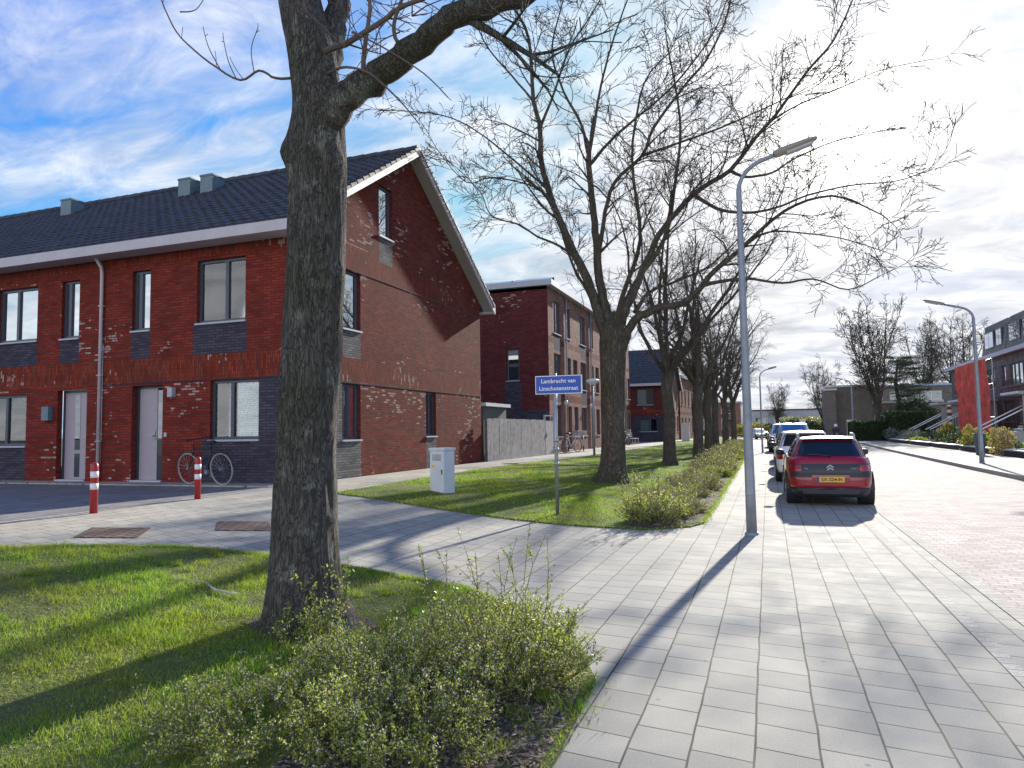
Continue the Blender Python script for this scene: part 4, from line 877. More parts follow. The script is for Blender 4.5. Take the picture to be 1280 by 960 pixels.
# ---------------------------------------------------------------- bicycles
def bicycle(name, label, tyre, frame_m, saddle_m, basket=False, group=None):
    o = empty(name, (0, 0, 0), label, 'bicycle', group)
    for cx_, nm in ((-.52, 'rear_wheel'), (.54, 'front_wheel')):
        b = MB(); n = 40; b.tube([(cx_ + .335 * math.cos(2 * math.pi * i / n), 0, .35 + .335 * math.sin(2 * math.pi * i / n)) for i in range(n + 1)], .0195, 8, cap=False)
        w = b.build(nm, tyre, o, smooth=True)
        b = MB()
        for i in range(18): a = 2 * math.pi * i / 18; b.tube([(cx_, 0, .35), (cx_ + .32 * math.cos(a), 0, .35 + .32 * math.sin(a))], .0018, 3)
        b.tube([(cx_, -.05, .35), (cx_, .05, .35)], .022, 8); b.build('spokes', m_steel, w)
        b = MB(); b.tube([(cx_ + .37 * math.cos(a), 0, .35 + .37 * math.sin(a)) for a in [R(-10 + 15 * i) for i in range(13)]], .014, 5); b.build('mudguard', frame_m, w, smooth=True)
    b = MB(); bbk = (-.08, 0, .29); st = (-.24, 0, .78); hd = (.33, 0, .80); hb = (.37, 0, .62)
    for p, q, r in ((bbk, st, .016), (bbk, hb, .018), (st, hd, .015), (bbk, (-.52, 0, .35), .011), (st, (-.52, 0, .35), .010), (hd, hb, .02), (hb, (.54, 0, .35), .012), (hd, (.30, 0, .98), .012), (st, (-.27, 0, .90), .013)): b.tube([p, q], r, 8)
    b.build('frame', frame_m, o, smooth=True)
    b = MB(); b.tube([(.14, -.29, 1.0), (.24, -.27, 1.02), (.31, -.1, 1.0), (.31, .1, 1.0), (.24, .27, 1.02), (.14, .29, 1.0)], .013, 8); b.build('handlebar', m_black, o, smooth=True)
    b = MB(); b.lathe((-.27, 0, .90), [(0, 0), (.10, .01), (.11, .04), (.06, .07), (0, .075)], 12); b.v = [(x if x < -.27 else -.27 + (x + .27) * 1.7, y * (1 if x < -.2 else .5), z) for x, y, z in b.v]; b.build('saddle', saddle_m, o, smooth=True)
    b = MB(); b.box((-.78, -.07, .735), (-.36, .07, .75)); b.tube([(-.7, .06, .74), (-.52, .04, .36)], .006, 5); b.tube([(-.7, -.06, .74), (-.52, -.04, .36)], .006, 5); b.build('carrier', m_black, o)
    b = MB(); b.tube([(-.08, -.06, .29), (-.08, .06, .29)], .05, 10); b.tube([(-.08, -.09, .29), (-.02, -.09, .15), (-.02, -.15, .15)], .01, 5); b.tube([(-.08, .09, .29), (-.14, .09, .43), (-.14, .15, .43)], .01, 5); b.build('crank', m_steel, o)
    if basket:
        b = MB(); b.box((.42, -.17, .82), (.70, .17, 1.06)); b.build('basket', m_wood, o, bevel=.02)
    return o
m_wtyre = mat('pale_tyre', (0.30, 0.28, 0.27), 0.8)
bk = bicycle('bicycle', 'dark bicycle with pale tyres leaning by the corner house window', m_wtyre, m_black, m_black)
place(bk, (-11.60, 12.30, .44), R(172), first=True); bk.rotation_euler.x = R(-6)
bk2 = bicycle('bicycle', 'bicycle with white front frame parked at the flats beside the lantern post', m_rubber, m_white, m_black, True, 'bicycles parked at the brick flats')
place(bk2, (-8.95, 35.4, .42), R(-75), first=True)
place(bk2, (-9.05, 33.4, .42), R(70), label='bicycle parked at the flats just right of the garden gate')
bk3 = place(bk2, (-9.1, 47.5, .42), R(80), label='bicycle parked at the far end of the flats beside the garden bench')
def bench(x, y, rz):
    o = empty('garden_bench', (x, y, terr(x)), 'pale garden bench against the flats right of the second trunk', 'bench', rz=0)
    b = MB()
    for i in range(4): b.box((x - .2 + i * .11, y - .7, terr(x) + .43), (x - .11 + i * .11, y + .7, terr(x) + .46))
    b.build('seat', m_wood, o)
    b = MB()
    for i in range(3): b.box((x - .27, y - .7, terr(x) + .55 + i * .12), (x - .24, y + .7, terr(x) + .64 + i * .12))
    b.build('backrest', m_wood, o)
    for sx in (-.2, .2):
        for sy in (-.6, .6): b = MB(); b.box((x + sx - .025, y + sy - .025, terr(x) - .01), (x + sx + .025, y + sy + .025, terr(x) + .43)); b.build('leg', m_wood, o)
bench(-8.9, 49.6, 0)

# ---------------------------------------------------------------- cars
def sgp(v, e): return math.copysign(abs(v) ** e, v)
def carpaint(name, c, metal=0.0):
    m = mat(name, c, 0.32, metal=metal, spec=0.5, coat=0.7); m.node_tree.nodes['Principled BSDF'].inputs['Coat Roughness'].default_value = 0.05; return m
def interp(tab, t):
    for (a, va), (b, vb) in zip(tab, tab[1:]):
        if t <= b:
            k = 0 if b == a else max(0, (t - a) / (b - a)); return tuple(x + (y - x) * k for x, y in zip(va, vb)) if isinstance(va, tuple) else va + (vb - va) * k
    return tab[-1][1]
def make_car(name, label, cat, paint, L=4.16, Wd=1.73, Ht=1.46, belt=1.02, hood=0.88, cowl=1.15, rear_rake=.42, front_rake=.95, clad=.40, group=None, red=False, rails=False, e=6.5, hoodfront=.70):
    """local: rear bumper at y=0, front at y=L, x across, ground z=0"""
    o = empty(name, (0, 0, 0), label, cat, group)
    hwid = Wd / 2
    lev = [(.20, (.86, .10, .10)), (.26, (.93, .03, .04)), (.40, (.985, .0, .0)), (.60, (1.0, .0, .01)), (.78, (.995, .03, .04)), (.92, (.975, .08, .12)), (belt - .02, (.945, .13, .20)), (belt, (.93, .15, .22))]
    def hz(y):  # bonnet height
        t = (y - (L - cowl)) / cowl
        return belt if t <= 0 else belt - (belt - hood) * min(1, t * 4) ** .6 - (hood - hoodfront) * max(0, t) ** 2.2
    def bodyp(a, z):
        k, ra, fa = interp(lev, z); y0, y1 = ra, L - fa; cy_ = (y0 + y1) / 2; hy = (y1 - y0) / 2
        x = hwid * k * sgp(math.cos(a), 2 / e); y = cy_ + hy * sgp(math.sin(a), 2 / e); return x, y
    def reary(x, z):
        k, ra, fa = interp(lev, z); hy = (L - fa - ra) / 2; return (L - fa + ra) / 2 - hy * (1 - min(.999, abs(x) / (hwid * k)) ** e) ** (1 / e)
    def ring(z, n=72):
        r = []
        for i in range(n):
            t = 2 * math.pi * i / n; x, y = bodyp(t, z); r.append((x, y, min(z, hz(y)) if z > .6 else z))
        return r
    def loft(zs, n=72, top=True, bot=True):
        b = MB()
        for z in zs: b.v += ring(z, n)
        for j in range(len(zs) - 1):
            for a in range(n): c = (a + 1) % n; b.f.append((j * n + a, j * n + c, (j + 1) * n + c, (j + 1) * n + a)); b.m.append(0)
        k = len(zs) - 1
        if top:
            # close across: quads left-right for the bonnet and deck
            for a in range(n // 4, n // 4 + n // 2):
                l, r = a % n, (n // 2 - a) % n; l2, r2 = (a + 1) % n, (n // 2 - a - 1) % n
                if l != r and len({l, l2, r, r2}) == 4: b.f.append((k * n + l, k * n + l2, k * n + r2, k * n + r)); b.m.append(0)
        if bot: b.f.append(tuple(range(n))[::-1]); b.m.append(0)
        return b
    loft([.20, .24, .30, clad]).build('lower_cladding', m_black, o, smooth=True)
    body = loft([clad - .001, .45, .52, .60, .68, .76, .82, .88, .93, .98, belt - .01, belt]).build('body', paint, o, smooth=True)
    # cabin
    zr = Ht - .05
    cl = [(0, (.90, .16, cowl * .93)), (1, (.70, .16 + rear_rake, cowl + front_rake))]
    def cabk(t):
        k0, r0_, f0 = cl[0][1]; k1, r1_, f1 = cl[1][1]; s_ = t; return k0 + (k1 - k0) * (max(0.0, s_) ** 1.15), r0_ + (r1_ - r0_) * s_, f0 + (f1 - f0) * s_
    ec = 5.5
    def cabring(t, n=64, z=None, shrink=1.0):
        k, ra, fa = cabk(t); y0, y1 = ra, L - fa; cy_ = (y0 + y1) / 2; hy = (y1 - y0) / 2 * shrink; r = []
        for i in range(n):
            a = 2 * math.pi * i / n; x = hwid * k * shrink * sgp(math.cos(a), 2 / ec); y = cy_ + hy * sgp(math.sin(a), 2 / ec)
            zz_ = belt + (zr - belt) * t if z is None else z
            if z is not None: zz_ -= .04 * ((y - cy_) / hy) ** 2 * (1 if y > cy_ else .3) + .02 * (x / (hwid * k)) ** 2
            r.append((x, y, zz_))
        return r
    b = MB(); n = 64; rings = [cabring(-.06, n), cabring(0, n), cabring(.25, n), cabring(.5, n), cabring(.75, n), cabring(.93, n), cabring(1.0, n, None, .985), cabring(1.0, n, zr + .03, .94), cabring(1.0, n, Ht, .8), cabring(1.0, n, Ht + .012, .5), cabring(1.0, n, Ht + .015, .2), cabring(1.0, n, Ht + .015, .02)]
    for r in rings: b.v += r
    for j in range(len(rings) - 1):
        for a in range(n): c = (a + 1) % n; b.f.append((j * n + a, j * n + c, (j + 1) * n + c, (j + 1) * n + a)); b.m.append(0)
    b.build('cabin', paint, o, smooth=True)
    def plate_on(fn, us, vs, thick, name, m, parent, nrm):
        b = MB(); nu, nv = len(us), len(vs)
        for s_ in (0, 1):
            for v in vs:
                for u in us: p = Vector(fn(u, v)) + Vector(nrm(u, v)) * (thick if s_ == 0 else -.02); b.v.append(tuple(p))
        for j in range(nv - 1):
            for i in range(nu - 1):
                a = j * nu + i; b.f.append((a, a + 1, a + nu + 1, a + nu)); b.m.append(0)
        N2 = nu * nv; edge = [i for i in range(nu)] + [j * nu + nu - 1 for j in range(1, nv)] + [(nv - 1) * nu + i for i in range(nu - 2, -1, -1)] + [j * nu for j in range(nv - 2, 0, -1)]
        for i in range(len(edge)): p, q = edge[i], edge[(i + 1) % len(edge)]; b.f.append((p, p + N2, q + N2, q)); b.m.append(0)
        return b.build(name, m, parent, smooth=False)
    lin = lambda a, b_, n_: [a + (b_ - a) * i / (n_ - 1) for i in range(n_)]
    def rearw(u, t):
        k, ra, fa = cabk(t); X_ = hwid * k; x = u * X_ * .90; hy = (L - fa - ra) / 2; return (x, (L - fa + ra) / 2 - hy * (1 - abs(x / X_) ** ec) ** (1 / ec), belt + (zr - belt) * t)
    def frontw(u, t):
        k, ra, fa = cabk(t); X_ = hwid * k; x = u * X_ * .90; hy = (L - fa - ra) / 2; return (x, (L - fa + ra) / 2 + hy * (1 - abs(x / X_) ** ec) ** (1 / ec), belt + (zr - belt) * t)
    def side(sg_):
        def f(u, t):
            k, ra, fa = cabk(t); y0, y1 = ra + .26, L - fa - .30; y = y0 + (y1 - y0) * u; cy_ = (L - fa + ra) / 2; hy = (L - fa - ra) / 2
            return (sg_ * hwid * k * (1 - abs((y - cy_) / hy) ** ec) ** (1 / ec), y, belt + (zr - belt) * t)
        return f
    rw = plate_on(rearw, lin(-1, 1, 17), lin(.08, .90, 6), .006, 'rear_window', m_carg, o, lambda u, v: (0, -1, .3))
    plate_on(frontw, lin(-1, 1, 17), lin(.06, .93, 6), .006, 'windscreen', m_carg, o, lambda u, v: (0, 1, .5))
    for s_ in (-1, 1):
        for a_, b_ in ((.0, .47), (.51, 1.0)): plate_on(side(s_), lin(a_, b_, 9), lin(.08, .90, 5), .005, 'side_window', m_carg, o, lambda u, v: (s_, 0, .2))
    rp = lambda x, z: (x, reary(x, z), z); rn = lambda u, v: (0, -1, 0)
    S_ = 1.0
    if red:
        plate_on(rp, lin(-.80, .80, 33), lin(.715, .90, 5), .012, 'tail_panel', mat('tail_panel_plastic', (.02, .018, .03), .35), body, rn)
        for s_ in (-1, 1): plate_on(rp, lin(s_ * .56, s_ * .79, 9), lin(.745, .875, 4), .022, 'tail_light', m_tail, body, rn)
        plate_on(rp, lin(-.82, .82, 33), lin(.62, .715, 3), .010, 'dark_trim', m_black, body, rn)
        plate_on(rp, lin(-.36, .36, 13), lin(.50, .665, 4), .018, 'plate_recess', paint, body, rn)
        pz = .575; pc = lambda x, z: (x, reary(0, .575) - .004, z)
        npl = plate_on(pc, lin(-.26, .26, 3), lin(pz - .055, pz + .055, 2), .026, 'number_plate', m_plate, body, rn)
        plate_on(pc, lin(-.26, -.222, 2), lin(pz - .055, pz + .055, 2), .029, 'plate_band', m_blue, npl, rn)
        mt = Matrix.Translation((0.02, reary(0, .575) - .034, pz)) @ Matrix.Rotation(R(90), 4, 'X')
        font_mesh('plate_lettering', 'SX-224-N', .095, m_black, npl, mt, ext=.001)
        mt = Matrix.Translation((.50, reary(.5, .80) - .024, .80)) @ Matrix.Rotation(R(6), 4, 'Z') @ Matrix.Rotation(R(90), 4, 'X'); font_mesh('lettering', 'CACTUS', .052, m_steel, body, mt, ext=.002)
        mt = Matrix.Translation((-.47, reary(.47, .80) - .022, .80)) @ Matrix.Rotation(R(-6), 4, 'Z') @ Matrix.Rotation(R(90), 4, 'X'); font_mesh('lettering', 'C4', .055, m_steel, body, mt, ext=.002)
        b = MB(); y_ = reary(0, .82) - .02
        for dz in (0, .055):
            for s_ in (-1, 1): b.box((0, 0, 0), (.085, .008, .03), X=Vector((s_ * .8, 0, -.6)), Yv=Vector((0, -1, 0)), O=Vector((0, y_, .80 + dz)))
        b.build('emblem', m_steel, body)
        plate_on(rp, lin(-.55, .55, 15), lin(.27, .36, 3), .015, 'skid_plate', mat('skid_plastic', (.05, .05, .055), .6), body, rn)
        for s_ in (-1, 1): plate_on(rp, lin(s_ * .66, s_ * .80, 5), lin(.44, .52, 3), .012, 'reflector', m_tail, body, rn)
    else:
        for s_ in (-1, 1): plate_on(rp, lin(s_ * .62, s_ * .82, 7), lin(.68, .94, 5), .012, 'tail_light', m_tail, body, rn)
        plate_on(lambda x, z: (x, reary(0, .6) - .004, z), lin(-.26, .26, 3), lin(.60, .71, 2), .016, 'number_plate', m_plate, body, rn)
    fp = lambda x, z: (x, L - (reary(x, z) - interp(lev, z)[1]) - interp(lev, z)[2], z); fn_ = lambda u, v: (0, 1, 0)
    for s_ in (-1, 1): plate_on(fp, lin(s_ * .50, s_ * .78, 7), lin(.56, .68, 4), .012, 'headlight', m_sill, body, fn_)
    plate_on(fp, lin(-.45, .45, 9), lin(.44, .60, 3), .010, 'grille', m_black, body, fn_)
    plate_on(lambda x, z: (x, fp(0, .4)[1], z), lin(-.26, .26, 3), lin(.36, .46, 2), .02, 'number_plate', m_plate, body, fn_)
    for s_ in (-1, 1):
        b = MB(); c = Vector((s_ * (hwid + .07), L - cowl - .48, belt + .05)); b.lathe(c, [(0, -.10), (.06, -.08), (.075, 0), (.06, .08), (0, .10)], 12, axis='x'); b.tube([(s_ * (hwid - .06), c.y, belt), tuple(c)], .02, 6)
        b.build('wing_mirror', m_black, o, smooth=True)
        if rails:
            b = MB(); k, ra, fa = cabk(1); xr = s_ * hwid * k * .93
            b.tube([(xr, ra + .25, Ht - .04), (xr, ra + .32, Ht + .045), (xr, ra + .9, Ht + .065), (xr, L - fa - .6, Ht + .05), (xr, L - fa - .35, Ht - .04)], [.026, .022, .02, .02, .024], 8)
            b.build('roof_rail', m_sill, o, smooth=True)
        for y_ in (.78, L - .85):
            # arch and wheel
            b = MB(); n = 20; r_in, r_out = .35, .40; xx = s_ * (hwid + .006)
            for i in range(n): 
                a, c = math.pi * i / n, math.pi * (i + 1) / n
                P = [(xx, y_ + math.cos(a) * r_in, .34 + math.sin(a) * r_in), (xx, y_ + math.cos(a) * r_out, .34 + math.sin(a) * r_out), (xx, y_ + math.cos(c) * r_out, .34 + math.sin(c) * r_out), (xx, y_ + math.cos(c) * r_in, .34 + math.sin(c) * r_in)]
                b.quad(P if s_ < 0 else P[::-1]); Q = [(x - s_ * .1, y, z) for x, y, z in P]; b.quad([P[1], P[2], Q[2], Q[1]]); b.quad([P[0], P[3], Q[3], Q[0]])
            b.build('wheel_arch', m_black, o)
            b = MB(); b.lathe((s_ * (hwid - .115), y_, .325), [(.20, -.115), (.30, -.115), (.325, -.085), (.325, .085), (.30, .115), (.20, .115)], 28, axis='x'); w = b.build('wheel', m_rubber, o, smooth=False)
            b = MB(); b.lathe((s_ * (hwid - .015), y_, .325), [(.02, s_ * .02), (.07, s_ * .01), (.2, -.0), (.215, -s_ * .06)], 20, axis='x')
            for i in range(5):
                a = 2 * math.pi * i / 5; b.tube([(s_ * (hwid - .0), y_, .325), (s_ * (hwid - .008), y_ + .2 * math.cos(a), .325 + .2 * math.sin(a))], .022, 5)
            b.build('rim', m_rim, w)
            b = MB(); b.lathe((s_ * (hwid - .16), y_, .34), [(.36, -.12), (.36, .165)], 24, axis='x'); b.build('wheel_well', m_black, o)
    b = MB(); y_ = rearw(0, .1)[1] - .03; b.tube([(0, y_, belt + .04), (-.22, y_ - .0, belt + .07), (-.42, y_ + .03, belt + .075)], .011, 5); b.tube([(0, y_ - .02, belt + .02), (0, y_ + .03, belt + .05)], .03, 8); b.build('wiper', m_black, o)
    b = MB(); k, ra, fa = cabk(1); b.tube([(0, ra + .12, Ht - .02), (0, ra - .02, Ht + .14)], .006, 5); b.build('antenna', m_black, o)
    k, ra, fa = cabk(1); b = MB()
    b.v = []; xs_ = lin(-.58, .58, 9)
    for dy, dz in ((.10, .025), (-.09, -.015), (-.085, -.035), (.1, -.03)):
        for x in xs_: b.v.append((x * hwid * 1.02, ra + dy + .10 * abs(x) ** 3, zr + .03 + dz - .04 * abs(x) ** 3))
    for j in range(4):
        for i in range(8): a = j * 9 + i; c = ((j + 1) % 4) * 9 + i; b.f.append((a, a + 1, c + 1, c)); b.m.append(0)
    b.build('spoiler', m_black if red else paint, o)
    return o
P_red = carpaint('car_red', (0.27, 0.004, 0.014)); P_wht = carpaint('car_white', (0.72, 0.72, 0.70)); P_sil = carpaint('car_silver', (0.42, 0.44, 0.45), .6)
P_grn = carpaint('car_pale_green', (0.36, 0.44, 0.43), .3); P_dk = carpaint('car_dark', (0.03, 0.035, 0.045), .3)
GC = 'cars parked in a row along the pavement'
make_car('parked_car', 'red hatchback with dark tail panel and yellow number plate, last of the parked row', 'car', P_red, group=GC, red=True, rails=True, Wd=1.73).location = (1.06, 14.4, 0)
bpy.data.objects['parked_car'].scale = (.89, .89, .89)
c = make_car('parked_car', 'white small hatchback parked directly in front of the red one', 'car', P_wht, L=3.75, Wd=1.66, Ht=1.49, group=GC, clad=.28, rear_rake=.3); c.location = (.92, 20.3, 0); c.scale = (.93, .93, .93)
c = make_car('parked_car', 'dark low car parked between the white hatchback and the pale green van', 'car', P_dk, L=4.2, Wd=1.74, Ht=1.46, group=GC, clad=.28); c.location = (.98, 25.8, 0); c.scale = (.93, .93, .93)
c = make_car('parked_car', 'pale green people carrier with big windscreen facing the viewer', 'people carrier', P_grn, L=4.3, Wd=1.80, Ht=1.80, belt=1.05, hood=.98, cowl=.85, front_rake=.85, rear_rake=.2, group=GC, clad=.28, hoodfront=.8); c.location = (1.05, 35.9, 0); c.scale = (.93, .93, .93); c.rotation_euler.z = math.pi
c = make_car('parked_car', 'tall white off-road car facing the viewer behind the pale green one', 'off-road car', P_wht, L=4.4, Wd=1.84, Ht=1.84, belt=1.15, hood=1.08, cowl=1.0, front_rake=.55, rear_rake=.15, group=GC, clad=.42, hoodfront=.95); c.location = (.85, 48.5, 0); c.scale = (.93, .93, .93); c.rotation_euler.z = math.pi
c = make_car('parked_car', 'silver car parked far along the street beyond the white off-road car', 'car', P_sil, group=GC, clad=.28); c.location = (.7, 55, 0); c.scale = (.93, .93, .93)
c = make_car('parked_car', 'distant silver car just right of the tree row at the street bend', 'car', P_sil, L=4.3, clad=.28); c.location = (-1.6, 97, 0); c.scale = (.93, .93, .93); c.rotation_euler.z = R(195)

# ---------------------------------------------------------------- right side: split level houses with stairs
XH = 15.0
frR = Fr((XH, 0, 0), (0, 1, 0), (-1, 0, 0))
def split_house(y0, y1, label, net=False, stairs=True):
    o = empty('split_level_house', (XH, y0, .1), label, 'house', 'grey houses with front stairs')
    op = [(y0 + .5, y1 - 2.6, 3.95, 5.35), (y1 - 1.9, y1 - .9, 3.95, 5.35), (y0 + 1.0, y0 + 2.1, 1.5, 3.2), (y0 + 2.8, y0 + 5.4, 1.6, 3.0)]
    b = MB(); wall_panel(b, frR, y0, y1, 0, 6.05, op, [(y0, y1, 0, 3.3, 1)], base=0, rev=0); b.build('wall', [m_shing, m_gdark], o)
    window(o, frR, *op[0], (.25, .5, .75), glass=m_glass); window(o, frR, *op[1], ()); window(o, frR, *op[3], (.5,), glass=m_gdk)
    door(o, frR, *op[2], style=1)
    b = MB(); b.box((XH - .35, y0, 6.05), (XH + 6, y1 - .002, 6.32)); b.box((XH + .25, y0 + .05, .1), (XH + 6, y1 - .05, 6.0)); rf = b.build('roof', m_cab, o)
    b = MB()
    b.v = [(XH + 2.2, y0 + .1, 6.32), (XH + 2.2, y1 - .1, 6.32), (XH + 2.6, y1 - .5, 9.6), (XH + 2.6, y0 + .1, 9.6), (XH + 6, y0 + .1, 6.32), (XH + 6, y1 - .1, 6.32), (XH + 6, y1 - .5, 9.9), (XH + 6, y0 + .1, 9.9)]
    for q in ((0, 1, 2, 3), (4, 7, 6, 5), (0, 3, 7, 4), (1, 5, 6, 2), (3, 2, 6, 7)): b.quad([b.v[i] for i in q], 0, [(b.v[i][1] + b.v[i][0], b.v[i][2]) for i in q])
    b.v = b.v; up_ = b.build('upper_storey', m_shing, o)
    fu = Fr((XH + 2.36, 0, 0), (0, 1, 0), (-1, 0, .0))
    for a_, b_ in ((.8, 2.2), (2.9, 5.3)):
        k = MB(); fbox(k, fu, y0 + a_, y0 + b_, 7.6, 9.0, -.1, .05); w = k.build('window', m_frame, up_)
        k = MB(); fbox(k, fu, y0 + a_ + .1, (2 * y0 + a_ + b_) / 2 - .05, 7.7, 8.9, .04, .06); fbox(k, fu, (2 * y0 + a_ + b_) / 2 + .05, y0 + b_ - .1, 7.7, 8.9, .04, .06); k.build('pane', m_glass, w)
    if not stairs: return o
    # porch slab on a closed entrance box, white edge
    b = MB(); b.box((XH - 2.4, y0 + .1, 3.05), (XH - .002, y0 + 3.0, 3.22)); b.box((XH - 2.1, y0 + .4, 1.3), (XH - .003, y0 + .55, 3.05)); b.build('porch', m_soffit, o)
    b = MB(); b.box((XH - 2.43, y0 + .05, 3.10), (XH - 2.40, y0 + 3.05, 3.22)); b.build('porch_edge', m_white, o)
    # stairs
    b = MB()
    for i in range(8): b.box((XH - 4.0 + i * .3, y0 + .7, .08), (XH - 3.7 + i * .3 + (1.6 if i == 7 else 0), y0 + 2.2, .24 + i * .16))
    b.build('stairs', m_gdark if False else m_soffit, o)
    for yy in (y0 + .68, y0 + 2.22):
        b = MB(); b.tube([(XH - 4.1, yy, 1.15), (XH - 1.6, yy, 2.5), (XH - .1, yy, 2.5)], .035, 6); b.build('handrail', m_white, o)
        b = MB()
        for i in range(6): x = XH - 4.0 + i * .48; b.tube([(x, yy, .2 + i * .22), (x, yy, 1.18 + i * .26)], .018, 5)
        b.build('baluster', m_black, o)
    return o
split_house(63.3, 69.8, 'grey split level house furthest away, left of the red netting')
split_house(57.0, 63.3, 'grey split level house in the middle, half wrapped in red netting')
split_house(50.7, 57.0, 'grey split level house nearest, cut by the right edge of the photo', stairs=False)
split_house(44.4, 50.7, 'grey split level house mostly beyond the right edge of the photo')
b = MB(); n = 44; zs = [0.35 + 5.1 * i / 14 for i in range(15)]
for j, z in enumerate(zs):
    for i in range(n + 1):
        y = 49.3 + 7.6 * i / n; wv = .05 * math.sin(i * 1.3 + j * .3) + .04 * math.sin(i * .45 + j * .9); b.v.append((12.5 + wv, y, z))
for j in range(len(zs) - 1):
    for i in range(n): a = j * (n + 1) + i; b.f.append((a, a + 1, a + n + 2, a + n + 1)); b.m.append(0)
nt_ = b.build('scaffold_netting', m_net, None, smooth=True); setp(nt_, 'bright red netting hung on the scaffold at the far grey houses', 'netting')
sc_ = empty('scaffold', (12.75, 49.3, .1), 'steel scaffold frame carrying the red netting', 'scaffold')
for y in (49.3, 51.8, 54.3, 56.9):
    b = MB(); b.tube([(12.75, y, .1), (12.75, y, 5.5)], .03, 6); b.build('upright', m_steel, sc_)
for z in (1.9, 3.9, 5.4): b = MB(); b.tube([(12.75, 49.3, z), (12.75, 56.9, z)], .025, 6); b.build('rail', m_steel, sc_)
sp = empty('striped_post', (12.8, 61.0, .1), 'tall red and white striped post in front of the red netting', 'post')
b = MB(); b.box((12.7, 60.6, .1), (12.9, 61.0, 2.95)); b.build('post', m_white, sp)
for i in range(6): b = MB(); b.box((12.68, 60.58, .3 + i * .46), (12.92, 61.02, .53 + i * .46)); b.build('red_stripe', m_frame if i < 0 else mat('stripe_red', (.25, .03, .035), .6), sp)
# garden walls, caps, pots
wi = 0
for (ya, yb_) in ((30, 36), (37.6, 43.4), (44.6, 50.0), (51.2, 57.2), (58.6, 66)):
    o = empty('garden_wall', (9.6, ya, .1), ['low dark garden wall nearest, right of the street lamp', 'low dark garden wall behind the blue planter', 'low dark garden wall third along the far pavement', 'low dark garden wall before the striped post', 'low dark garden wall furthest, beside the clipped hedges'][wi], 'garden wall', 'low garden walls along the far pavement'); wi += 1
    b = MB(); b.box((9.55, ya, .08), (9.78, yb_, .34)); b.build('wall', m_gdark if False else mat('dark_garden_wall', (.06, .055, .055), .9), o)
    b = MB(); b.box((9.50, ya - .03, .34), (9.83, yb_ + .03, .39)); b.build('coping', m_sill, o)
    b = MB(); b.box((9.8, yb_ - .2, .08), (13.4, yb_, .42)); b.build('side_wall', m_sill, o)
o = empty('planter', (8.85, 36.7, .11), 'tall blue grey planter on the far pavement left of the lamp foot', 'planter')
b = MB(); b.lathe((8.85, 36.7, .11), [(.17, 0), (.24, .92), (.27, .97), (.23, .97), (.2, .9), (0, .88)], 20); b.build('pot', mat('planter_blue', (.06, .10, .15), .5, var=.2), o, smooth=True)

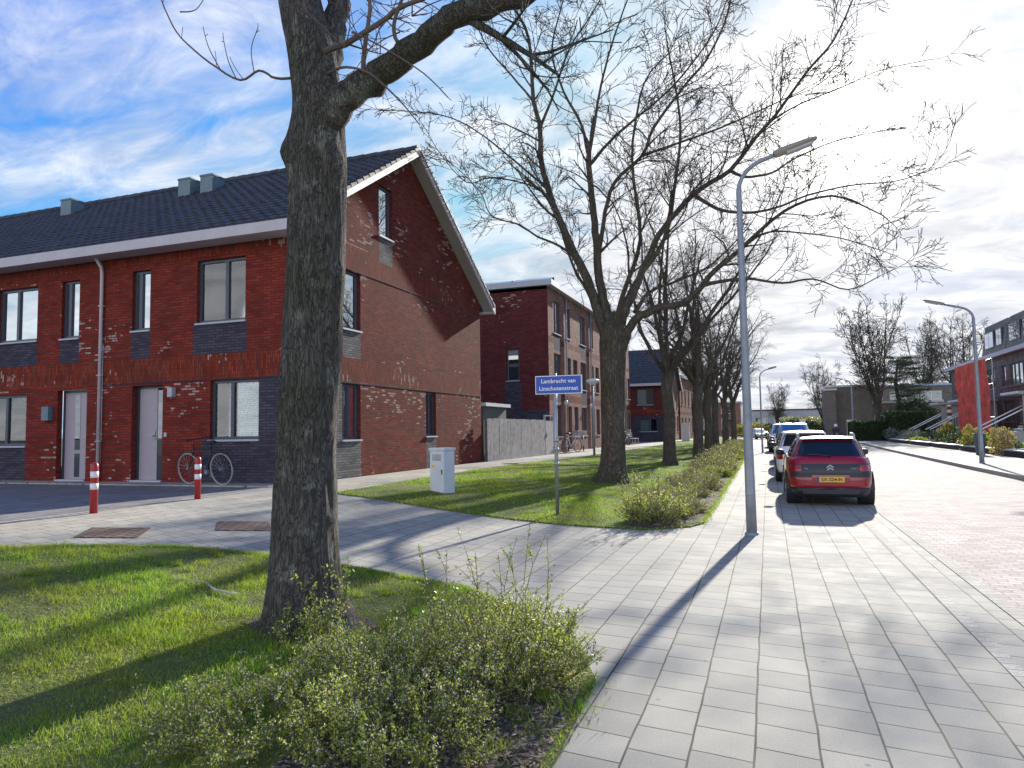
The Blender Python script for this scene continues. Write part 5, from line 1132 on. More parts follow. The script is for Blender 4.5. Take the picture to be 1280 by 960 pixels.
# ---------------------------------------------------------------- foliage helpers
def leaf_cloud(pts, size, seed, flat=0.0, aspect=.45):
    """one small diamond leaf per point"""
    r = np.random.RandomState(seed); n = len(pts); s = size * r.uniform(.6, 1.35, n)
    u = r.normal(size=(n, 3)); u[:, 2] *= (1 - flat); u /= np.linalg.norm(u, axis=1)[:, None]
    w = r.normal(size=(n, 3)); w -= u * (w * u).sum(1)[:, None]; w /= np.linalg.norm(w, axis=1)[:, None]
    P = np.empty((n, 4, 3)); P[:, 0] = pts - u * s[:, None]; P[:, 1] = pts + w * (s * aspect)[:, None]; P[:, 2] = pts + u * s[:, None]; P[:, 3] = pts - w * (s * aspect)[:, None]
    return P.reshape(-1, 3), np.arange(4 * n).reshape(-1, 4)
def twiggy_shrub(name, label, group, rx, ry, h, nst, nl, nf, seed, leaf=m_leaf, ls=.013, sprigs=0, spread=1.0, stem_m=None, stemr=.0032):
    rnd = random.Random(seed); r = np.random.RandomState(seed); o = empty(name, (0, 0, 0), label, 'shrub', group)
    b = MB(); P = []; tips = []
    for i in range(nst + sprigs):
        a = rnd.uniform(0, 6.283); q = math.sqrt(rnd.random()); x, y = rx * q * math.cos(a) * .75, ry * q * math.sin(a) * .75
        out = Vector((math.cos(a) * rx, math.sin(a) * ry, 0)) * rnd.uniform(.05, .5) * spread; hh = h * rnd.uniform(.45, 1.0) * (1.05 - .55 * q * q)
        if i >= nst: hh = h * rnd.uniform(1.15, 1.6); out *= .9
        kx, ky = rnd.uniform(-.12, .12) * h * 2, rnd.uniform(-.12, .12) * h * 2
        pts = []
        for t in (0, .2, .4, .6, .8, 1): pts.append((x + out.x * t ** 1.3 + kx * math.sin(t * 3), y + out.y * t ** 1.3 + ky * math.sin(t * 2.5), hh * (t - .12 * t * t * (i < nst)) * 1.1))
        b.tube(pts, [stemr * (1.2 - .75 * t / 5) for t in range(6)], 3); PP = np.array(pts); P.append((PP, 1.0 if i < nst else .3)); tips.append(pts[-1])
        for k in range(rnd.randint(2, 4)):  # side shoots
            j = rnd.randint(2, 4); s_ = Vector(pts[j]); d = Vector((rnd.uniform(-1, 1), rnd.uniform(-1, 1), rnd.uniform(.3, 1.2))).normalized() * h * rnd.uniform(.18, .4)
            q_ = [tuple(s_), tuple(s_ + d * .5 + Vector((0, 0, .01))), tuple(s_ + d)]; b.tube(q_, [stemr * .6, stemr * .5, stemr * .35], 3); P.append((np.array(q_), .6 if i < nst else .3))
    b.build('stems', stem_m or m_twig, o)
    wts = np.array([w * np.linalg.norm(p[-1] - p[0]) for p, w in P]); ch = r.choice(len(P), nl, p=wts / wts.sum())
    pts = np.empty((nl, 3)); tt = r.uniform(.12, 1, nl)
    for i, (c_, t) in enumerate(zip(ch, tt)):
        p = P[c_][0]; k = t * (len(p) - 1); j = min(int(k), len(p) - 2); pts[i] = p[j] + (p[j + 1] - p[j]) * (k - j)
    pts += r.normal(0, ls * .9, pts.shape); pts[:, 2] = np.maximum(pts[:, 2], .01)
    v, f = leaf_cloud(pts, ls, seed); npmesh('foliage', v, f, leaf, o)
    if nf:
        k = r.choice(nl, nf, p=(pts[:, 2] + .02) / (pts[:, 2] + .02).sum()); v, f = leaf_cloud(pts[k] + r.normal(0, .006, (nf, 3)), max(.0045, ls * .42), seed + 1, aspect=.9); npmesh('flowers', v, f, m_flow, o)
    return o
SH = 'twiggy shrubs in the foreground bed'
place(twiggy_shrub('shrub', 'large twiggy evergreen shrub with tiny white flowers beside the pavement in front', None, .56, .6, .52, 260, 26000, 5500, 11, ls=.0092, sprigs=14), (-1.62, 4.05, .02), first=True)
place(twiggy_shrub('shrub', 'twiggy flowering shrub spreading in front of the big trunk foot', None, .5, .42, .30, 170, 13000, 3400, 12, ls=.009, sprigs=10), (-2.32, 3.75, .02), first=True)
place(twiggy_shrub('shrub', 'low dark green shrub at the bottom edge of the photo below the big trunk', None, .5, .45, .36, 170, 15000, 2600, 13, ls=.009, sprigs=5), (-1.72, 3.05, .02), first=True)
place(twiggy_shrub('shrub', 'low sparse shrub growing in the grass at the bottom left of the flowering shrubs', None, .6, .5, .24, 120, 8000, 1600, 14, ls=.0085, sprigs=8), (-2.45, 3.0, .02), first=True)
place(twiggy_shrub('shrub', 'thin upright shoots growing right at the foot of the big trunk', None, .3, .22, .34, 30, 1700, 200, 15, sprigs=9), (-3.05, 4.28, .02), first=True)
GB = 'low twiggy shrubs in the strip beside the pavement'
vs_ = [twiggy_shrub('shrub', 'x', GB, .60, .55, .62, 150, 8000, 1100, 20, ls=.018, leaf=m_leaf, stemr=.006, sprigs=16, spread=1.3), twiggy_shrub('shrub', 'x', GB, .6, .65, .50, 130, 6500, 260, 21, ls=.019, leaf=m_leafd, stemr=.007, sprigs=18, spread=1.5), twiggy_shrub('shrub', 'x', GB, .65, .6, .46, 130, 6000, 200, 22, ls=.02, leaf=m_leafd, stemr=.007, sprigs=18, spread=1.5), twiggy_shrub('shrub', 'x', GB, .7, .7, .5, 120, 6500, 100, 23, ls=.026, leaf=m_leaf, stemr=.007)]
used = set(); rnd = random.Random(5)
def strip_shrub(k, x, y, s, label):
    place(vs_[k], (x, y, terr(x) + .02), rnd.uniform(0, 6.28) if k in used else 0, s, label, first=k not in used); used.add(k)
strip_shrub(0, -1.78, 11.45, .85, 'fullest white flowering shrub at the near end of the pavement strip')
y = 12.2; i = 0
while y < 64:
    x = -1.62 - .012 * (y - 12) + rnd.uniform(-.12, .22); s = rnd.uniform(.75, 1.05) * (.55 if y < 15 else .62 if y < 22 else .95)
    lab = ['low twiggy shrub second from the near end of the pavement strip', 'low twiggy shrub third from the near end of the pavement strip'][i] if i < 2 else 'low twiggy shrub in the long strip between lawn and pavement'
    strip_shrub([1, 2, 1, 2, 3, 2, 3][i % 7] if y < 26 else [3, 1, 3, 2][i % 4], x, y, s, lab)
    if 14 < y < 20 or i % 2 == 0: strip_shrub([2, 1][i % 2], x - .62 + rnd.uniform(-.1, .1), y + .35, s * .8, lab if i >= 2 else 'low twiggy shrub on the lawn side of the near pavement strip')
    y += .72 + .012 * (y - 12); i += 1
def pile_leaves(o, c, r3, n, ls, seed, m, name='foliage', box=False):
    r = np.random.RandomState(seed)
    if box: p = r.uniform(-1, 1, (n, 3)); k = r.randint(0, 3, n); sg_ = np.where(r.rand(n) < .5, -1, 1); p[np.arange(n), k] = sg_ * r.uniform(.88, 1.03, n)
    else:
        p = r.normal(size=(n, 3)); p /= np.linalg.norm(p, axis=1)[:, None]; lump = np.array([1 + .75 * mnoise.noise(tuple(q * 2.2 + seed)) for q in p]); p *= (lump * r.uniform(.6, 1.02, n) ** .5)[:, None]
    v, f = leaf_cloud(np.array(c) + p * np.array(r3), ls, seed); return npmesh(name, v, f, m, o)
def bush(name, loc, r3, n, ls, seed, m, label, cat='bush', box=False, group=None):
    o = empty(name, loc, label, cat, group); pile_leaves(o, (0, 0, r3[2] * .92), r3, n, ls, seed, m, box=box)
    b = MB(); rr = random.Random(seed)
    for i in range(7): b.tube([Vector(loc) + Vector((rr.uniform(-.2, .2), rr.uniform(-.2, .2), -.05)), Vector(loc) + Vector((rr.uniform(-.6, .6) * r3[0], rr.uniform(-.6, .6) * r3[1], r3[2] * 1.3))], .03, 4)
    b.build('stems', m_twig, o)
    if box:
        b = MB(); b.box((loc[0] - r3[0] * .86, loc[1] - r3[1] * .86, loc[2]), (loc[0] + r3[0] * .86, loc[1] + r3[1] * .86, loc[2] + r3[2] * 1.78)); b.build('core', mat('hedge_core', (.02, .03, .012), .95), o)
    return o
bush('clipped_hedge', (9.0, 73.5, .1), (1.6, 1.6, .95), 9000, .07, 31, m_hedge, 'clipped block hedge standing just right of the distant lamp post', 'hedge', True)
bush('clipped_hedge', (11.6, 71.5, .1), (1.3, 3.0, 1.35), 9000, .08, 32, m_hedge, 'taller dark clipped hedge right of the block hedge', 'hedge', True)
bush('dark_bush', (13.2, 77, .1), (2.2, 2, 2.0), 9000, .10, 33, m_conif, 'large dark rounded bush beneath the flat topped pine')
bush('round_shrub', (5.3, 92, 0), (1.6, 1.6, 1.0), 5000, .09, 34, m_hedge, 'dark bush left of the brown flat roofed block')
bush('yellow_bush', (12.1, 58.3, .1), (.6, .6, .75), 2600, .06, 35, m_ybush, 'yellow green bush at the foot of the striped post')
bush('yellow_bush', (9.9, 42.5, .1), (.5, .5, .65), 2600, .05, 36, m_ybush, 'yellow green bush left of the blue planter')
bush('straw_bush', (9.75, 37.0, .1), (.45, .45, .62), 2400, .05, 37, island_mat('straw_leaves', [(.30, .24, .12), (.42, .34, .18), (.25, .22, .08)], .8, .3), 'straw coloured grassy bush right of the blue planter')
r_ = random.Random(9)
for i in range(16):
    y = 33 + i * 1.9; bush('garden_shrub', (r_.uniform(10.1, 11.6), y, .1), (r_.uniform(.35, .7), r_.uniform(.35, .7), r_.uniform(.25, .5)), 900, .055, 50 + i, r_.choice([m_hedge, m_leafd, m_leaf, m_conif]), 'small shrub in the front gardens behind the low dark walls', 'shrub', group='small shrubs in the far front gardens')
for i, (x, y, s) in enumerate(((10.6, 62, .5), (10.9, 66, .55), (10.4, 69, .6))):
    bush('garden_boulder_plant', (x, y, .1), (.8, .8, s), 1500, .07, 80 + i, island_mat('grey_leaves', [(.10, .12, .10), (.22, .25, .22), (.3, .33, .3)], .6, .2), 'grey green rounded plant before the dark garden bush', 'plant', group='grey plants before the hedge')

# ---------------------------------------------------------------- distant buildings
def flat_block(name, label, x0, x1, y0, y1, h, m, wins, trim=m_fascia, m2=None):
    o = empty(name, (x0, y0, 0), label, 'building'); f = Fr((0, y0, 0), (1, 0, 0), (0, -1, 0)); sF = Fr((x0, 0, 0), (0, 1, 0), (-1, 0, 0))
    b = MB(); wall_panel(b, f, x0, x1, -.2, h, wins, base=0); wall_panel(b, sF, y0, y1, -.2, h, (), base=0); b.build('wall', [m], o)
    b = MB(); b.box((x0 - .15, y0 - .15, h), (x1 + .15, y1, h + .22)); b.box((x0 + .05, y0 + .3, 0), (x1, y1 - .1, h - .02)); b.build('roof', trim, o)
    for w in wins: window(o, f, *w, (.6,), fm=m_white, glass=m_gdk)
    return o
flat_block('brick_block', 'brown brick flat roofed block closing the street right of the parked cars', 6.2, 10.6, 84, 92, 5.7, m_greyb, [(8.0, 9.0, 0, 2.2)])
flat_block('brick_tower', 'narrow brown stair tower at the left end of the flat roofed block', 5.95, 6.9, 82.2, 84.0, 5.3, m_greyb, [])
flat_block('brick_wing', 'lower brown brick wing with a white framed window behind the clipped hedges', 10.65, 17.5, 86, 94, 3.9, m_greyb, [(11.0, 12.6, 1.3, 2.6)], trim=m_fascia)
flat_block('grey_hall', 'long grey building with pale blue roof edge behind the pine', 11.5, 22.5, 97, 104, 6.2, m_greyb, [(12.2, 13.4, 4.6, 5.6), (14.2, 16.0, 4.6, 5.6), (17, 19.8, 4.5, 5.6)], trim=mat('pale_blue_trim', (.32, .40, .52), .5))
flat_block('pale_low_building', 'pale low building with a brown roof band at the end of the street', -3.5, 9.5, 128, 138, 4.3, mat('pale_render', (.42, .43, .44), .8), [(-2, 0, 1.2, 3.2), (1, 4, 1.2, 3.2), (5, 8, 1.2, 3.2)], trim=mat('brown_band', (.12, .09, .075), .8))
flat_block('far_terrace', 'far brown terrace left of the pale low building behind the tree row', -16, -4, 118, 126, 5.5, m_brown, [(-14, -12.5, 1.2, 3), (-10, -8.5, 1.2, 3), (-7, -5.5, 1.2, 3), (-7, -5.5, 3.8, 5)])
o = empty('notice_sign', (3.6, 84, 0), 'small square white sign at the street end left of the brick block', 'sign')
b = MB(); b.tube([(3.6, 84, 0), (3.6, 84, 2.2)], .04, 6); b.build('pole', m_steel, o)
b = MB(); b.box((3.3, 83.95, 1.6), (3.9, 83.99, 2.3)); b.build('sign_plate', m_white, o)
for i, (x, y, a, b_, c_) in enumerate(((-2.5, 112, 3, 2, 1.1), (1.0, 116, 3, 2, 1.0), (3.5, 100, 2.0, 1.5, 1.2), (5.0, 110, 3, 2, 1.5))):
    bush('street_end_bush', (x, y, 0), (a, b_, c_), 5000, .14, 90 + i, [m_ybush, m_hedge, m_hedge, m_leafd][i], ['pale bush at the end of the street left of the white sign', 'dark green bush below the pale low building', 'dark bush just left of the white sign', 'dry bush right of the white sign'][i])

# a scooter rider far up the street
pr = empty('person', (5.1, 62, 0), 'person in a white helmet and dark jacket riding towards the viewer far up the road', 'person')
me = bpy.data.meshes.new('body'); bb_ = bmesh.new()
J = {'pel': (0, 0, .78), 'ch': (0, .05, 1.15), 'nk': (0, .02, 1.38), 'hd': (0, 0, 1.50), 'sl': (-.19, .03, 1.30), 'sr': (.19, .03, 1.30), 'el': (-.28, -.12, 1.08), 'er': (.28, -.12, 1.08), 'wl': (-.26, -.36, 1.02), 'wr': (.26, -.36, 1.02), 'kl': (-.16, -.38, .74), 'kr': (.16, -.38, .74), 'al': (-.14, -.36, .36), 'ar': (.14, -.36, .36), 'fl': (-.14, -.48, .30), 'fr': (.14, -.48, .30)}
RAD = dict(pel=.15, ch=.17, nk=.06, hd=.09, sl=.075, sr=.075, el=.05, er=.05, wl=.035, wr=.035, kl=.075, kr=.075, al=.05, ar=.05, fl=.045, fr=.045)
V = {k: bb_.verts.new(p) for k, p in J.items()}
for a, c in (('pel', 'ch'), ('ch', 'nk'), ('nk', 'hd'), ('ch', 'sl'), ('ch', 'sr'), ('sl', 'el'), ('sr', 'er'), ('el', 'wl'), ('er', 'wr'), ('pel', 'kl'), ('pel', 'kr'), ('kl', 'al'), ('kr', 'ar'), ('al', 'fl'), ('ar', 'fr')): bb_.edges.new((V[a], V[c]))
bb_.to_mesh(me); bb_.free(); me.materials.append(mat('dark_jacket', (.03, .03, .04), .8))
po = bpy.data.objects.new('body', me); C.objects.link(po); po.parent = pr; po.modifiers.new('skin', 'SKIN'); po.modifiers.new('sub', 'SUBSURF').levels = 1
for i, k in enumerate(J): me.skin_vertices[0].data[i].radius = (RAD[k],) * 2; 
me.skin_vertices[0].data[0].use_root = True
b = MB(); b.lathe((5.1, 62, 1.54), [(0, .15), (.08, .13), (.13, .06), (.135, 0), (.12, -.06), (.11, -.08)], 16); b.build('helmet', m_white, pr, smooth=True)
scr = empty('scooter', (5.1, 62, 0), 'dark scooter ridden up the road by the person in the white helmet', 'scooter')
b = MB(); b.tube([(5.1, 62.6, .62), (5.1, 62.35, .70), (5.1, 61.9, .68)], [.12, .16, .13], 10); b.tube([(5.1, 61.95, .32), (5.1, 61.55, .34), (5.1, 61.42, .75), (5.1, 61.48, 1.0)], [.14, .16, .16, .08], 10); b.build('body', m_black, scr, smooth=True)
for y_ in (61.25, 62.55): b = MB(); b.lathe((5.1, y_, .25), [(.14, -.05), (.24, -.05), (.25, 0), (.24, .05), (.14, .05)], 20, axis='x'); b.build('wheel', m_rubber, scr, smooth=True)
b = MB(); b.tube([(4.82, 61.62, 1.02), (5.1, 61.5, 1.0), (5.38, 61.62, 1.02)], .018, 6); b.build('handlebar', m_black, scr)
b = MB(); b.lathe((5.1, 61.4, .9), [(0, -.06), (.07, -.03), (.07, .03), (0, .06)], 12); b.build('headlight', m_sill, scr)

# ---------------------------------------------------------------- trees
def rv(r): return Vector((r.gauss(0, 1), r.gauss(0, 1), r.gauss(0, 1)))
def grow(mb, p, d, L, r, lev, rnd, st, n=None):
    """one curved branch and its shoots"""
    seg = 5 if L > 1.2 else 4 if L > .4 else 3
    pts = [p.copy()]; rad = [r]; q = p.copy(); dd = d.normalized(); bend = rv(rnd) * .10
    for i in range(seg):
        dd = (dd + bend + rv(rnd) * st['jit'] + Vector((0, 0, st['up'])) * (.5 + i / seg)).normalized()
        q = q + dd * (L / seg); pts.append(q.copy()); rad.append(max(st['rmin'], r * (1 - .72 * (i + 1) / seg)))
    mb.tube(pts, rad, 5 if r > .03 else 4 if r > .012 else 3, cap=False)
    if lev <= 0: return
    k = st['kids'][lev - 1]; k = max(1, int(round(k * (.7 + .6 * rnd.random())))) if k >= 1 else 0
    for j in range(k):
        t = .22 + .76 * (j + rnd.random() * .9) / k; t = min(t, .98); i = min(int(t * seg), seg - 1); f = t * seg - i
        s = pts[i].lerp(pts[i + 1], f); ax = (pts[i + 1] - pts[i]).normalized(); perp = rv(rnd); perp = (perp - ax * perp.dot(ax)).normalized()
        a = R(rnd.uniform(24, 54)); nd_ = ax * math.cos(a) + perp * math.sin(a)
        Lc = L * rnd.uniform(.42, .74) * (1.12 - .45 * t); rc = max(st['rmin'], rad[i] * .55)
        if Lc > st['lmin']: grow(mb, s, nd_, Lc, rc, lev - 1, rnd, st)
def limb(mb, pts, r0, r1, rnd, st, lev, every=.55, kidL=1.6, n=8, start=.15, tap=.8):
    """a given main limb, smoothed, with shoots along it"""
    P = [Vector(p) for p in pts]; Q = []
    for i in range(len(P) - 1):
        a, b, c, d = P[max(i - 1, 0)], P[i], P[i + 1], P[min(i + 2, len(P) - 1)]
        for k in range(4):
            t = k / 4; Q.append(.5 * ((2 * b) + (c - a) * t + (2 * a - 5 * b + 4 * c - d) * t * t + (3 * b - 3 * c + d - a) * t ** 3))
    Q.append(P[-1]); Ls = [0]
    for a, b in zip(Q, Q[1:]): Ls.append(Ls[-1] + (b - a).length)
    T = Ls[-1]; rad = [r0 + (r1 - r0) * (l / T) ** tap for l in Ls]
    Q = [q + rv(rnd) * min(.02, rr * .12) for q, rr in zip(Q, rad)]
    mb.tube(Q, rad, n, cap=True)
    l = T * start
    while l < T:
        i = max(j for j in range(len(Ls)) if Ls[j] <= l); i = min(i, len(Q) - 2); s = Q[i].lerp(Q[i + 1], (l - Ls[i]) / max(1e-6, Ls[i + 1] - Ls[i])); ax = (Q[i + 1] - Q[i]).normalized()
        perp = rv(rnd); perp = (perp - ax * perp.dot(ax)).normalized(); a = R(rnd.uniform(35, 65))
        grow(mb, s, ax * math.cos(a) + perp * math.sin(a) + Vector((0, 0, .15)), kidL * rnd.uniform(.5, 1.15) * (1.15 - .55 * l / T), max(st['rmin'], rad[i] * .42), lev, rnd, st)
        l += every * rnd.uniform(.6, 1.4)
    ax = (Q[-1] - Q[-2]).normalized(); grow(mb, Q[-1], ax, kidL * .8, r1, lev, rnd, st)
def trunk_mesh(path, radii, n, rough, seed, flare=(), burrs=(), name='trunk', m=None, parent=None, sub=6):
    """dense lumpy trunk around a path; burrs: (z, angle, radius, height)"""
    P = [Vector(p) for p in path]; Q = []; RR = []
    for i in range(len(P) - 1):
        a, b, c, d = P[max(i - 1, 0)], P[i], P[i + 1], P[min(i + 2, len(P) - 1)]
        for k in range(sub):
            t = k / sub; Q.append(.5 * ((2 * b) + (c - a) * t + (2 * a - 5 * b + 4 * c - d) * t * t + (3 * b - 3 * c + d - a) * t ** 3)); RR.append(radii[i] + (radii[i + 1] - radii[i]) * t)
    Q.append(P[-1]); RR.append(radii[-1]); b = MB()
    for j, (q, r) in enumerate(zip(Q, RR)):
        for k in range(n):
            a = 2 * math.pi * k / n; dx, dy = math.cos(a), math.sin(a)
            z = q.z - P[0].z; root = 1 + max(0, 1 - z / .55) ** 2 * (.16 + .24 * math.sin(a * 5 + seed) + .1 * math.sin(a * 8 + 1.3))
            nn_ = mnoise.noise((dx * 2.2, dy * 2.2, z * 1.4 + seed)) * .10 + mnoise.noise((dx * 7, dy * 7, z * 2.5 + seed)) * .045 + mnoise.noise((dx * 20, dy * 20, z * 6 + seed)) * .02
            ex = 0
            for bz, ba, br_, bh in burrs:
                da = (a - ba + math.pi) % (2 * math.pi) - math.pi; ex += bh * math.exp(-(da / br_) ** 2 - ((z - bz) / (br_ * r * 1.35)) ** 2)
            rr = r * root * (1 + nn_ * rough) + ex; b.v.append((q.x + dx * rr, q.y + dy * rr, q.z))
    for j in range(len(Q) - 1):
        for k in range(n): c = (k + 1) % n; b.f.append((j * n + k, j * n + c, (j + 1) * n + c, (j + 1) * n + k)); b.m.append(0)
    return b.build(name, m, parent, smooth=True)
# --- the big near trunk
T1Y = 4.72
def a1(px, py, dy=0): p = at(px, py, T1Y + dy); return p
t1 = empty('near_tree', (-3.35, T1Y, .02), 'big lichen covered tree trunk with a burr and one thick limb reaching right', 'tree', 'bare trees of the street row')
outl = [(800, 336, 446), (770, 337, 441), (730, 338, 429), (690, 339, 426), (640, 341, 424), (580, 345, 422), (520, 349, 425), (460, 353, 428), (400, 355, 430), (350, 357, 432), (300, 359, 434), (250, 361, 434), (205, 360, 434), (165, 363, 432), (130, 366, 432), (95, 364, 424), (60, 360, 418), (25, 353, 408), (-20, 346, 398), (-90, 342, 385), (-170, 350, 383), (-260, 362, 390)]
pa = []; ra_ = []
for py, l, r in outl: A_, B_ = a1(l, py), a1(r, py); pa.append(((A_ + B_) / 2)); ra_.append((B_ - A_).length / 2 * .80)
pa[0].z = min(pa[0].z, -.02)
import functools
z0_ = pa[0].z; za = a1(360, 190).z - z0_
tr1 = trunk_mesh(pa, ra_, 96, 1.0, 2.2, burrs=[(za - .02, R(192), .42, .085), (a1(430, 205).z - z0_, R(-12), .30, .07), (a1(370, 772).z - z0_, R(-62), .24, -.07), (a1(430, 340).z - z0_, R(0), .15, .03), (a1(430, 545).z - z0_, R(-5), .14, .035), (a1(430, 650).z - z0_, R(0), .14, .03)], m=m_bark1, parent=t1, sub=5)
ST = dict(jit=.09, up=.05, rmin=.0045, lmin=.10, kids=[3, 3.4, 3.6, 3.6])
b = MB(); rnd = random.Random(21)
def L1(pts, r0, r1, dy0, dy1, lev=2, every=.6, kidL=.8, n=10, start=.2, mb=None, st=ST):
    k = len(pts); limb(mb or b, [a1(x, y, dy0 + (dy1 - dy0) * i / (k - 1)) for i, (x, y) in enumerate(pts)], r0, r1, rnd, st, lev, every, kidL, n, start)
L1([(405, 165), (425, 130), (447, 112), (482, 88), (520, 58), (556, 28), (606, 8), (670, -12), (760, -60), (880, -140)], .13, .05, -.02, -.3, 2, .75, 1.0, 16, .45)
L1([(405, 100), (412, 55), (420, 15), (426, -30), (440, -120), (470, -240)], .12, .06, .12, .5, 2, .6, 1.2, 12, .5)
b.build('limb', m_bark1, tr1, smooth=True); b = MB(); STs = dict(ST, rmin=.003)
L1([(372, 97), (345, 98), (324, 88), (300, 100), (262, 78), (226, 47), (209, 18), (198, -10)], .012, .005, -.08, -.4, 0, .35, .18, 5, .3, st=STs)
L1([(318, 92), (314, 62), (322, 36)], .006, .004, -.3, -.35, 0, 3, .05, 4, .9, st=STs)
L1([(296, 100), (285, 75), (279, 47)], .006, .004, -.32, -.4, 0, 3, .05, 4, .9, st=STs)
L1([(275, 86), (262, 62), (255, 40)], .006, .004, -.35, -.4, 0, 3, .05, 4, .9, st=STs)
L1([(225, 15), (245, 12), (258, -8)], .006, .004, -.35, -.4, 0, 3, .05, 4, .9, st=STs)
L1([(395, 68), (432, 54), (470, 32), (500, 10), (540, -8), (600, -60)], .03, .012, -.06, -.3, 1, .3, .35, 8, .2, st=STs)
L1([(408, 92), (432, 84), (462, 92), (496, 122), (524, 155)], .013, .004, -.08, -.35, 0, 9, .02, 5, .9, st=STs)
L1([(452, 106), (456, 60), (462, 10), (458, -40)], .022, .012, -.1, -.15, 1, .3, .3, 7, .3, st=STs)
L1([(503, 66), (492, 38), (500, 5), (520, -40)], .018, .010, -.15, -.25, 1, .3, .3, 7, .3, st=STs)
L1([(440, 40), (480, 60), (530, 92), (560, 122)], .008, .004, -.2, -.3, 0, 1, .05, 5, .9, st=STs)
for k in range(14):
    x0, y0 = rnd.choice([(430, 60), (455, 70), (475, 35), (500, 40), (470, 90), (515, 20), (560, 20), (440, 20)]); p = a1(x0, y0, -.15)
    grow(b, p, rv(rnd) + Vector((.3, 0, .6)), rnd.uniform(.3, .6), .007, 2, rnd, dict(STs, kids=[2, 2.4, 3]))
for k in range(3):   # shoots hidden above the frame that throw shade on the lawn
    p = a1(380 + k * 22, -60 - k * 8, rnd.uniform(-.4, .6)); grow(b, p, rv(rnd) + Vector((0, 0, .7)), rnd.uniform(1.2, 2.2), .02, 3, rnd, ST)
b.build('twigs', m_twig, t1)
# --- second tree, main limbs taken from the photograph
T2Y = 18.95
t2 = empty('wide_tree', (-4.05, T2Y, .06), 'large bare tree with spreading crown behind the blue street sign', 'tree', 'bare trees of the street row')
def a2(px, py, dy=0): return at(px, py, T2Y + dy)
outl = [(608, 736, 790), (590, 745, 785), (565, 750, 783), (530, 750, 783), (490, 749, 783), (450, 748, 784), (425, 748, 784), (412, 750, 783), (400, 755, 779), (390, 762, 772)]
pa = []; ra_ = []
for py, l, r in outl: A_, B_ = a2(l, py), a2(r, py); pa.append((A_ + B_) / 2); ra_.append((B_ - A_).length / 2 * .88)
tr2 = trunk_mesh(pa, ra_, 48, .8, 5.1, m=m_bark2, parent=t2, sub=5)
ST2 = dict(jit=.12, up=.05, rmin=.0072, lmin=.2, kids=[2.6, 3.8, 4.4, 4]); rnd = random.Random(33)
b = MB()
def L2(pts, r0, r1, dy0, dy1, lev=2, every=.55, kidL=1.7, n=8, start=.3):
    k = len(pts); limb(b, [a2(x, y, dy0 + (dy1 - dy0) * (i / (k - 1)) ** 1.1) for i, (x, y) in enumerate(pts)], r0 * .84, r1 * .8, rnd, ST2, lev + 1, every * .62, kidL * 1.3, n, start, .5)
L2([(762, 445), (758, 420), (748, 392), (735, 352), (712, 305), (689, 247), (677, 203), (675, 156), (667, 125), (661, 47), (640, 5), (625, -40)], .25, .03, 0, -.8, 2, .5, 1.5, 10, .35)
L2([(675, 160), (692, 118), (712, 60), (735, 25), (765, -25)], .06, .02, -.5, .6, 2, .5, 1.3, 7)
L2([(712, 305), (683, 247), (660, 231), (614, 222), (583, 228), (549, 190), (536, 168)], .055, .012, -.3, -2.2, 2, .45, 1.0, 6)
L2([(684, 236), (630, 190), (583, 156), (542, 142), (486, 138)], .05, .012, -.4, -1.6, 2, .45, 1.1, 6)
L2([(728, 330), (700, 308), (672, 296), (649, 281), (614, 269), (599, 238), (560, 200)], .06, .012, -.2, 1.6, 2, .45, 1.1, 6)
L2([(668, 128), (640, 95), (610, 60), (590, 20), (560, -20)], .045, .015, -.6, -1.5, 2, .5, 1.2, 6)
L2([(767, 445), (765, 415), (757, 385), (748, 340), (745, 290), (739, 244), (736, 197)], .24, .10, .1, .4, 1, .9, 1.2, 10, .5)
L2([(736, 200), (727, 156), (705, 115), (690, 65), (700, 15), (712, -25)], .075, .022, .4, 1.6, 2, .5, 1.4, 7)
L2([(736, 200), (745, 140), (754, 95), (768, 45), (790, -15)], .08, .022, .4, 0, 2, .5, 1.4, 7)
L2([(738, 205), (761, 178), (790, 152), (836, 113), (866, 78), (895, 35), (915, -20)], .07, .02, .4, 1.8, 2, .5, 1.4, 7)
L2([(760, 400), (748, 345), (754, 280), (768, 228), (803, 195), (817, 160), (855, 108), (882, 76), (905, 30), (918, -20)], .13, .025, -.1, -1.6, 2, .5, 1.5, 8)
L2([(805, 194), (850, 178), (900, 160), (950, 138), (1005, 112)], .055, .015, -.8, -2.4, 2, .45, 1.3, 6)
L2([(770, 445), (775, 418), (782, 390), (794, 362), (810, 322), (830, 285), (868, 242), (912, 213), (942, 175), (970, 143), (1010, 88), (1042, 50), (1068, -5)], .19, .025, .1, 1.0, 2, .5, 1.6, 10, .4)
L2([(912, 213), (931, 221), (965, 216), (990, 200), (1034, 180), (1080, 168), (1130, 160)], .06, .012, .5, 2.0, 2, .45, 1.1, 6)
L2([(868, 244), (895, 260), (931, 266), (969, 260), (1010, 244), (1062, 232), (1122, 226), (1160, 212)], .075, .012, .4, -.6, 2, .45, 1.2, 6)
L2([(965, 150), (1000, 130), (1050, 110), (1100, 88), (1160, 75)], .035, .012, .7, 1.0, 2, .45, 1.1, 6)
L2([(773, 450), (782, 420), (796, 398), (824, 385), (853, 379), (876, 359), (892, 340), (925, 312), (980, 264), (1040, 245), (1095, 265), (1110, 275)], .21, .014, .2, -1.4, 2, .5, 1.3, 10, .4)
L2([(880, 356), (929, 348), (978, 354), (1017, 349), (1060, 362), (1100, 345)], .075, .012, -.1, -.8, 2, .45, 1.2, 6)
L2([(925, 312), (960, 290), (1010, 292), (1060, 300), (1115, 318)], .05, .012, -.5, 1.0, 2, .45, 1.1, 6)
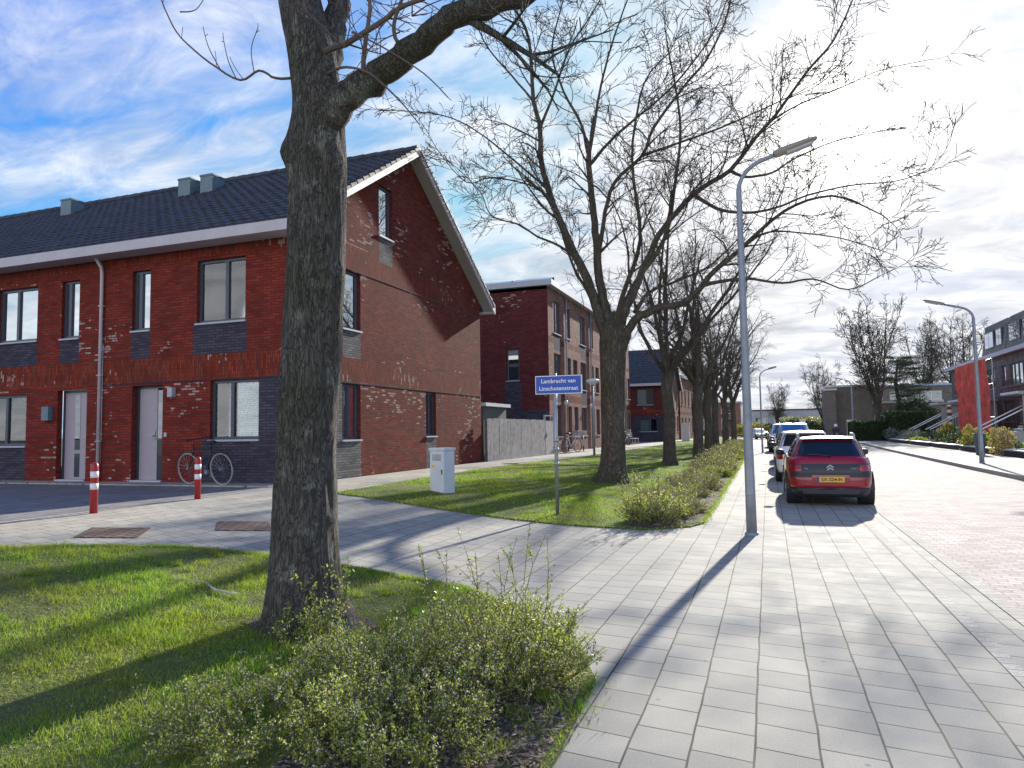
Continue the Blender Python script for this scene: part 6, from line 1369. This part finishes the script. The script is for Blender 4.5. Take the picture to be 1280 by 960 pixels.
L2([(755, 410), (735, 365), (715, 330), (690, 250)], .1, .03, .2, 2.6, 2, .5, 1.5, 8)
L2([(770, 415), (790, 360), (830, 300), (845, 220), (850, 150), (835, 60)], .13, .03, .2, 3.2, 2, .5, 1.6, 8)
L2([(768, 418), (778, 370), (800, 300), (790, 200), (800, 120)], .12, .03, -.1, -3.0, 2, .5, 1.5, 8)
L2([(794, 390), (812, 365), (845, 352), (890, 330), (935, 285)], .09, .02, .1, 3.0, 2, .5, 1.4, 7)
b.build('crown', m_bark2, t2)
# --- further trees of the row: three grown kinds, then copies
def row_tree(name, seed, hfork, rtr, crown, lev=3, label='x', group='bare trees of the street row', st=None, nl=7, spreadv=.75, mtrunk=None, kid=2.2, every=.5):
    rnd = random.Random(seed); o = empty(name, (0, 0, 0), label, 'tree', group)
    P_ = [Vector((rnd.uniform(-.015, .015) * i, rnd.uniform(-.015, .015) * i, -.1 + (hfork + .1) * i / 6)) for i in range(7)]
    trunk_mesh(P_, [rtr * (1.35, 1.08, 1.0, .97, .95, .97, 1.02)[i] for i in range(7)], 24, .8, seed, m=mtrunk or m_bark2, parent=o, sub=3)
    b = MB(); st_ = st or dict(jit=.12, up=.05, rmin=.0075, lmin=.18, kids=[3.4, 4.2, 4.6])
    for i in range(nl):
        a = 2 * math.pi * (i + rnd.uniform(-.3, .3)) / nl; tilt = rnd.uniform(.35, 1.0) * spreadv if i else .08; Lm = crown * rnd.uniform(.8, 1.1)
        p = Vector((0, 0, hfork * rnd.uniform(.86, 1.0))); pts = [p]; d = Vector((math.cos(a) * tilt, math.sin(a) * tilt, 1)).normalized()
        for k in range(6): d = (d + rv(rnd) * .10 + Vector((0, 0, .10 if k > 1 else -.02))).normalized(); pts.append(pts[-1] + d * Lm / 6)
        limb(b, pts, rtr * rnd.uniform(.38, .6), .03, rnd, st_, lev - 1, every, kid, 7, .18)
    b.build('crown', m_bark2, o); return o
kA = row_tree('street_tree', 101, 3.9, .24, 6.6, nl=8); kB = row_tree('street_tree', 102, 3.7, .25, 6.2, nl=8); kC = row_tree('street_tree', 103, 4.2, .25, 6.6, nl=8)
for i, (k, x, y, s, rz, lab) in enumerate(((kA, -3.72, 28.7, (1, 1, .97), 2.0, 'third bare tree of the row, left of the lamp post behind the wide one'), (kB, -3.35, 37.0, 1.0, 0, 'fourth bare tree of the row with a darker trunk'), (kC, -3.6, 46.5, .95, 1.0, 'fifth bare tree of the row, seen between the trunks'),
        (kA, -3.7, 54.5, 1, 4.0, 'sixth bare tree of the row, just left of the lamp post'), (kB, -3.4, 62.5, 1.05, 2.5, 'seventh bare tree of the row, close left of the lamp post'), (kC, -3.1, 71, 1, 3.3, 'eighth bare tree at the far end of the row'))):
    first = i < 3; place(k, (x, y, terr(x) - .02), rz, s, lab, first=first)
sF = dict(jit=.10, up=.07, rmin=.016, lmin=.3, kids=[3.4, 4.2, 5])
kD = row_tree('bare_tree', 110, 3.2, .24, 10.2, 3, group='bare trees beyond the hedges', st=sF, nl=9, spreadv=.36, kid=2.6, every=.45)
place(kD, (10.6, 80, 0), 0, 1.0, 'tall slender bare tree behind the clipped hedges', first=True)
place(kD, (18.3, 99, 0), 2.2, 1.0, 'broad bare tree behind the pine, left part of the pair'); place(kD, (22.5, 101, 0), 4.2, 1.05, 'broad bare tree just left of the grey upper storey')
place(kD, (7.0, 104, 0), 1.1, .72, 'small bare tree rising behind the brown flat roofed block'); place(kD, (1.5, 122, 0), 3.1, .6, 'hazy bare tree left of the brick stair tower')
place(kD, (-9.5, 112, 0), 5.1, .9, 'bare tree beyond the far terrace seen through the trunks')
# flat topped pine
pn = empty('pine_tree', (13.0, 84, 0), 'dark flat topped pine with layered branches behind the brown wing', 'tree')
rnd = random.Random(77); b = MB(); b.tube([(13, 84, 0), (13.2, 84, 3.5), (12.9, 84.2, 6), (13.2, 84, 8.2)], [.28, .22, .17, .07], 10); lv = []
for i in range(26):
    z = 4.3 + 4.3 * (i / 25) ** .9; a = rnd.uniform(0, 6.28); Lb = (3.6 - 2.3 * abs((z - 5.8) / 3.0)) * rnd.uniform(.6, 1.1); d = Vector((math.cos(a), math.sin(a), .12)); s_ = Vector((13.05, 84, z))
    b.tube([s_, s_ + d * Lb * .5 + Vector((0, 0, -.05)), s_ + d * Lb], [.06, .04, .02], 4)
    for k in range(9): lv.append((s_ + d * Lb * rnd.uniform(.35, 1.05) + Vector((rnd.gauss(0, .35), rnd.gauss(0, .35), .1)), rnd.uniform(.4, .75)))
b.build('trunk', m_bark2, pn)
pts = []; r = np.random.RandomState(4)
for c_, s_ in lv: q = r.normal(0, 1, (60, 3)) * np.array([s_, s_, .13]) * .55; pts.append(q + np.array(c_ - ORG[pn]))
v, f = leaf_cloud(np.vstack(pts), .09, 6, aspect=.2); npmesh('crown', v, f, m_conif, pn)
# fallen branch and twigs lying in the near lawn
b = MB(); q = [(-4.35, 5.0), (-4.6, 5.0), (-4.85, 5.15), (-5.2, 5.12)]; b.tube([(x, y, terr(x) + .05) for x, y in q], [.012, .010, .008, .005], 5); b.tube([(-4.85, 5.15, .13), (-5.0, 5.3, .15)], .005, 4)
setp(b.build('fallen_branch', m_wood, None), 'pale fallen branch lying in the grass left of the big trunk', 'branch')
# dark hollow at the trunk foot
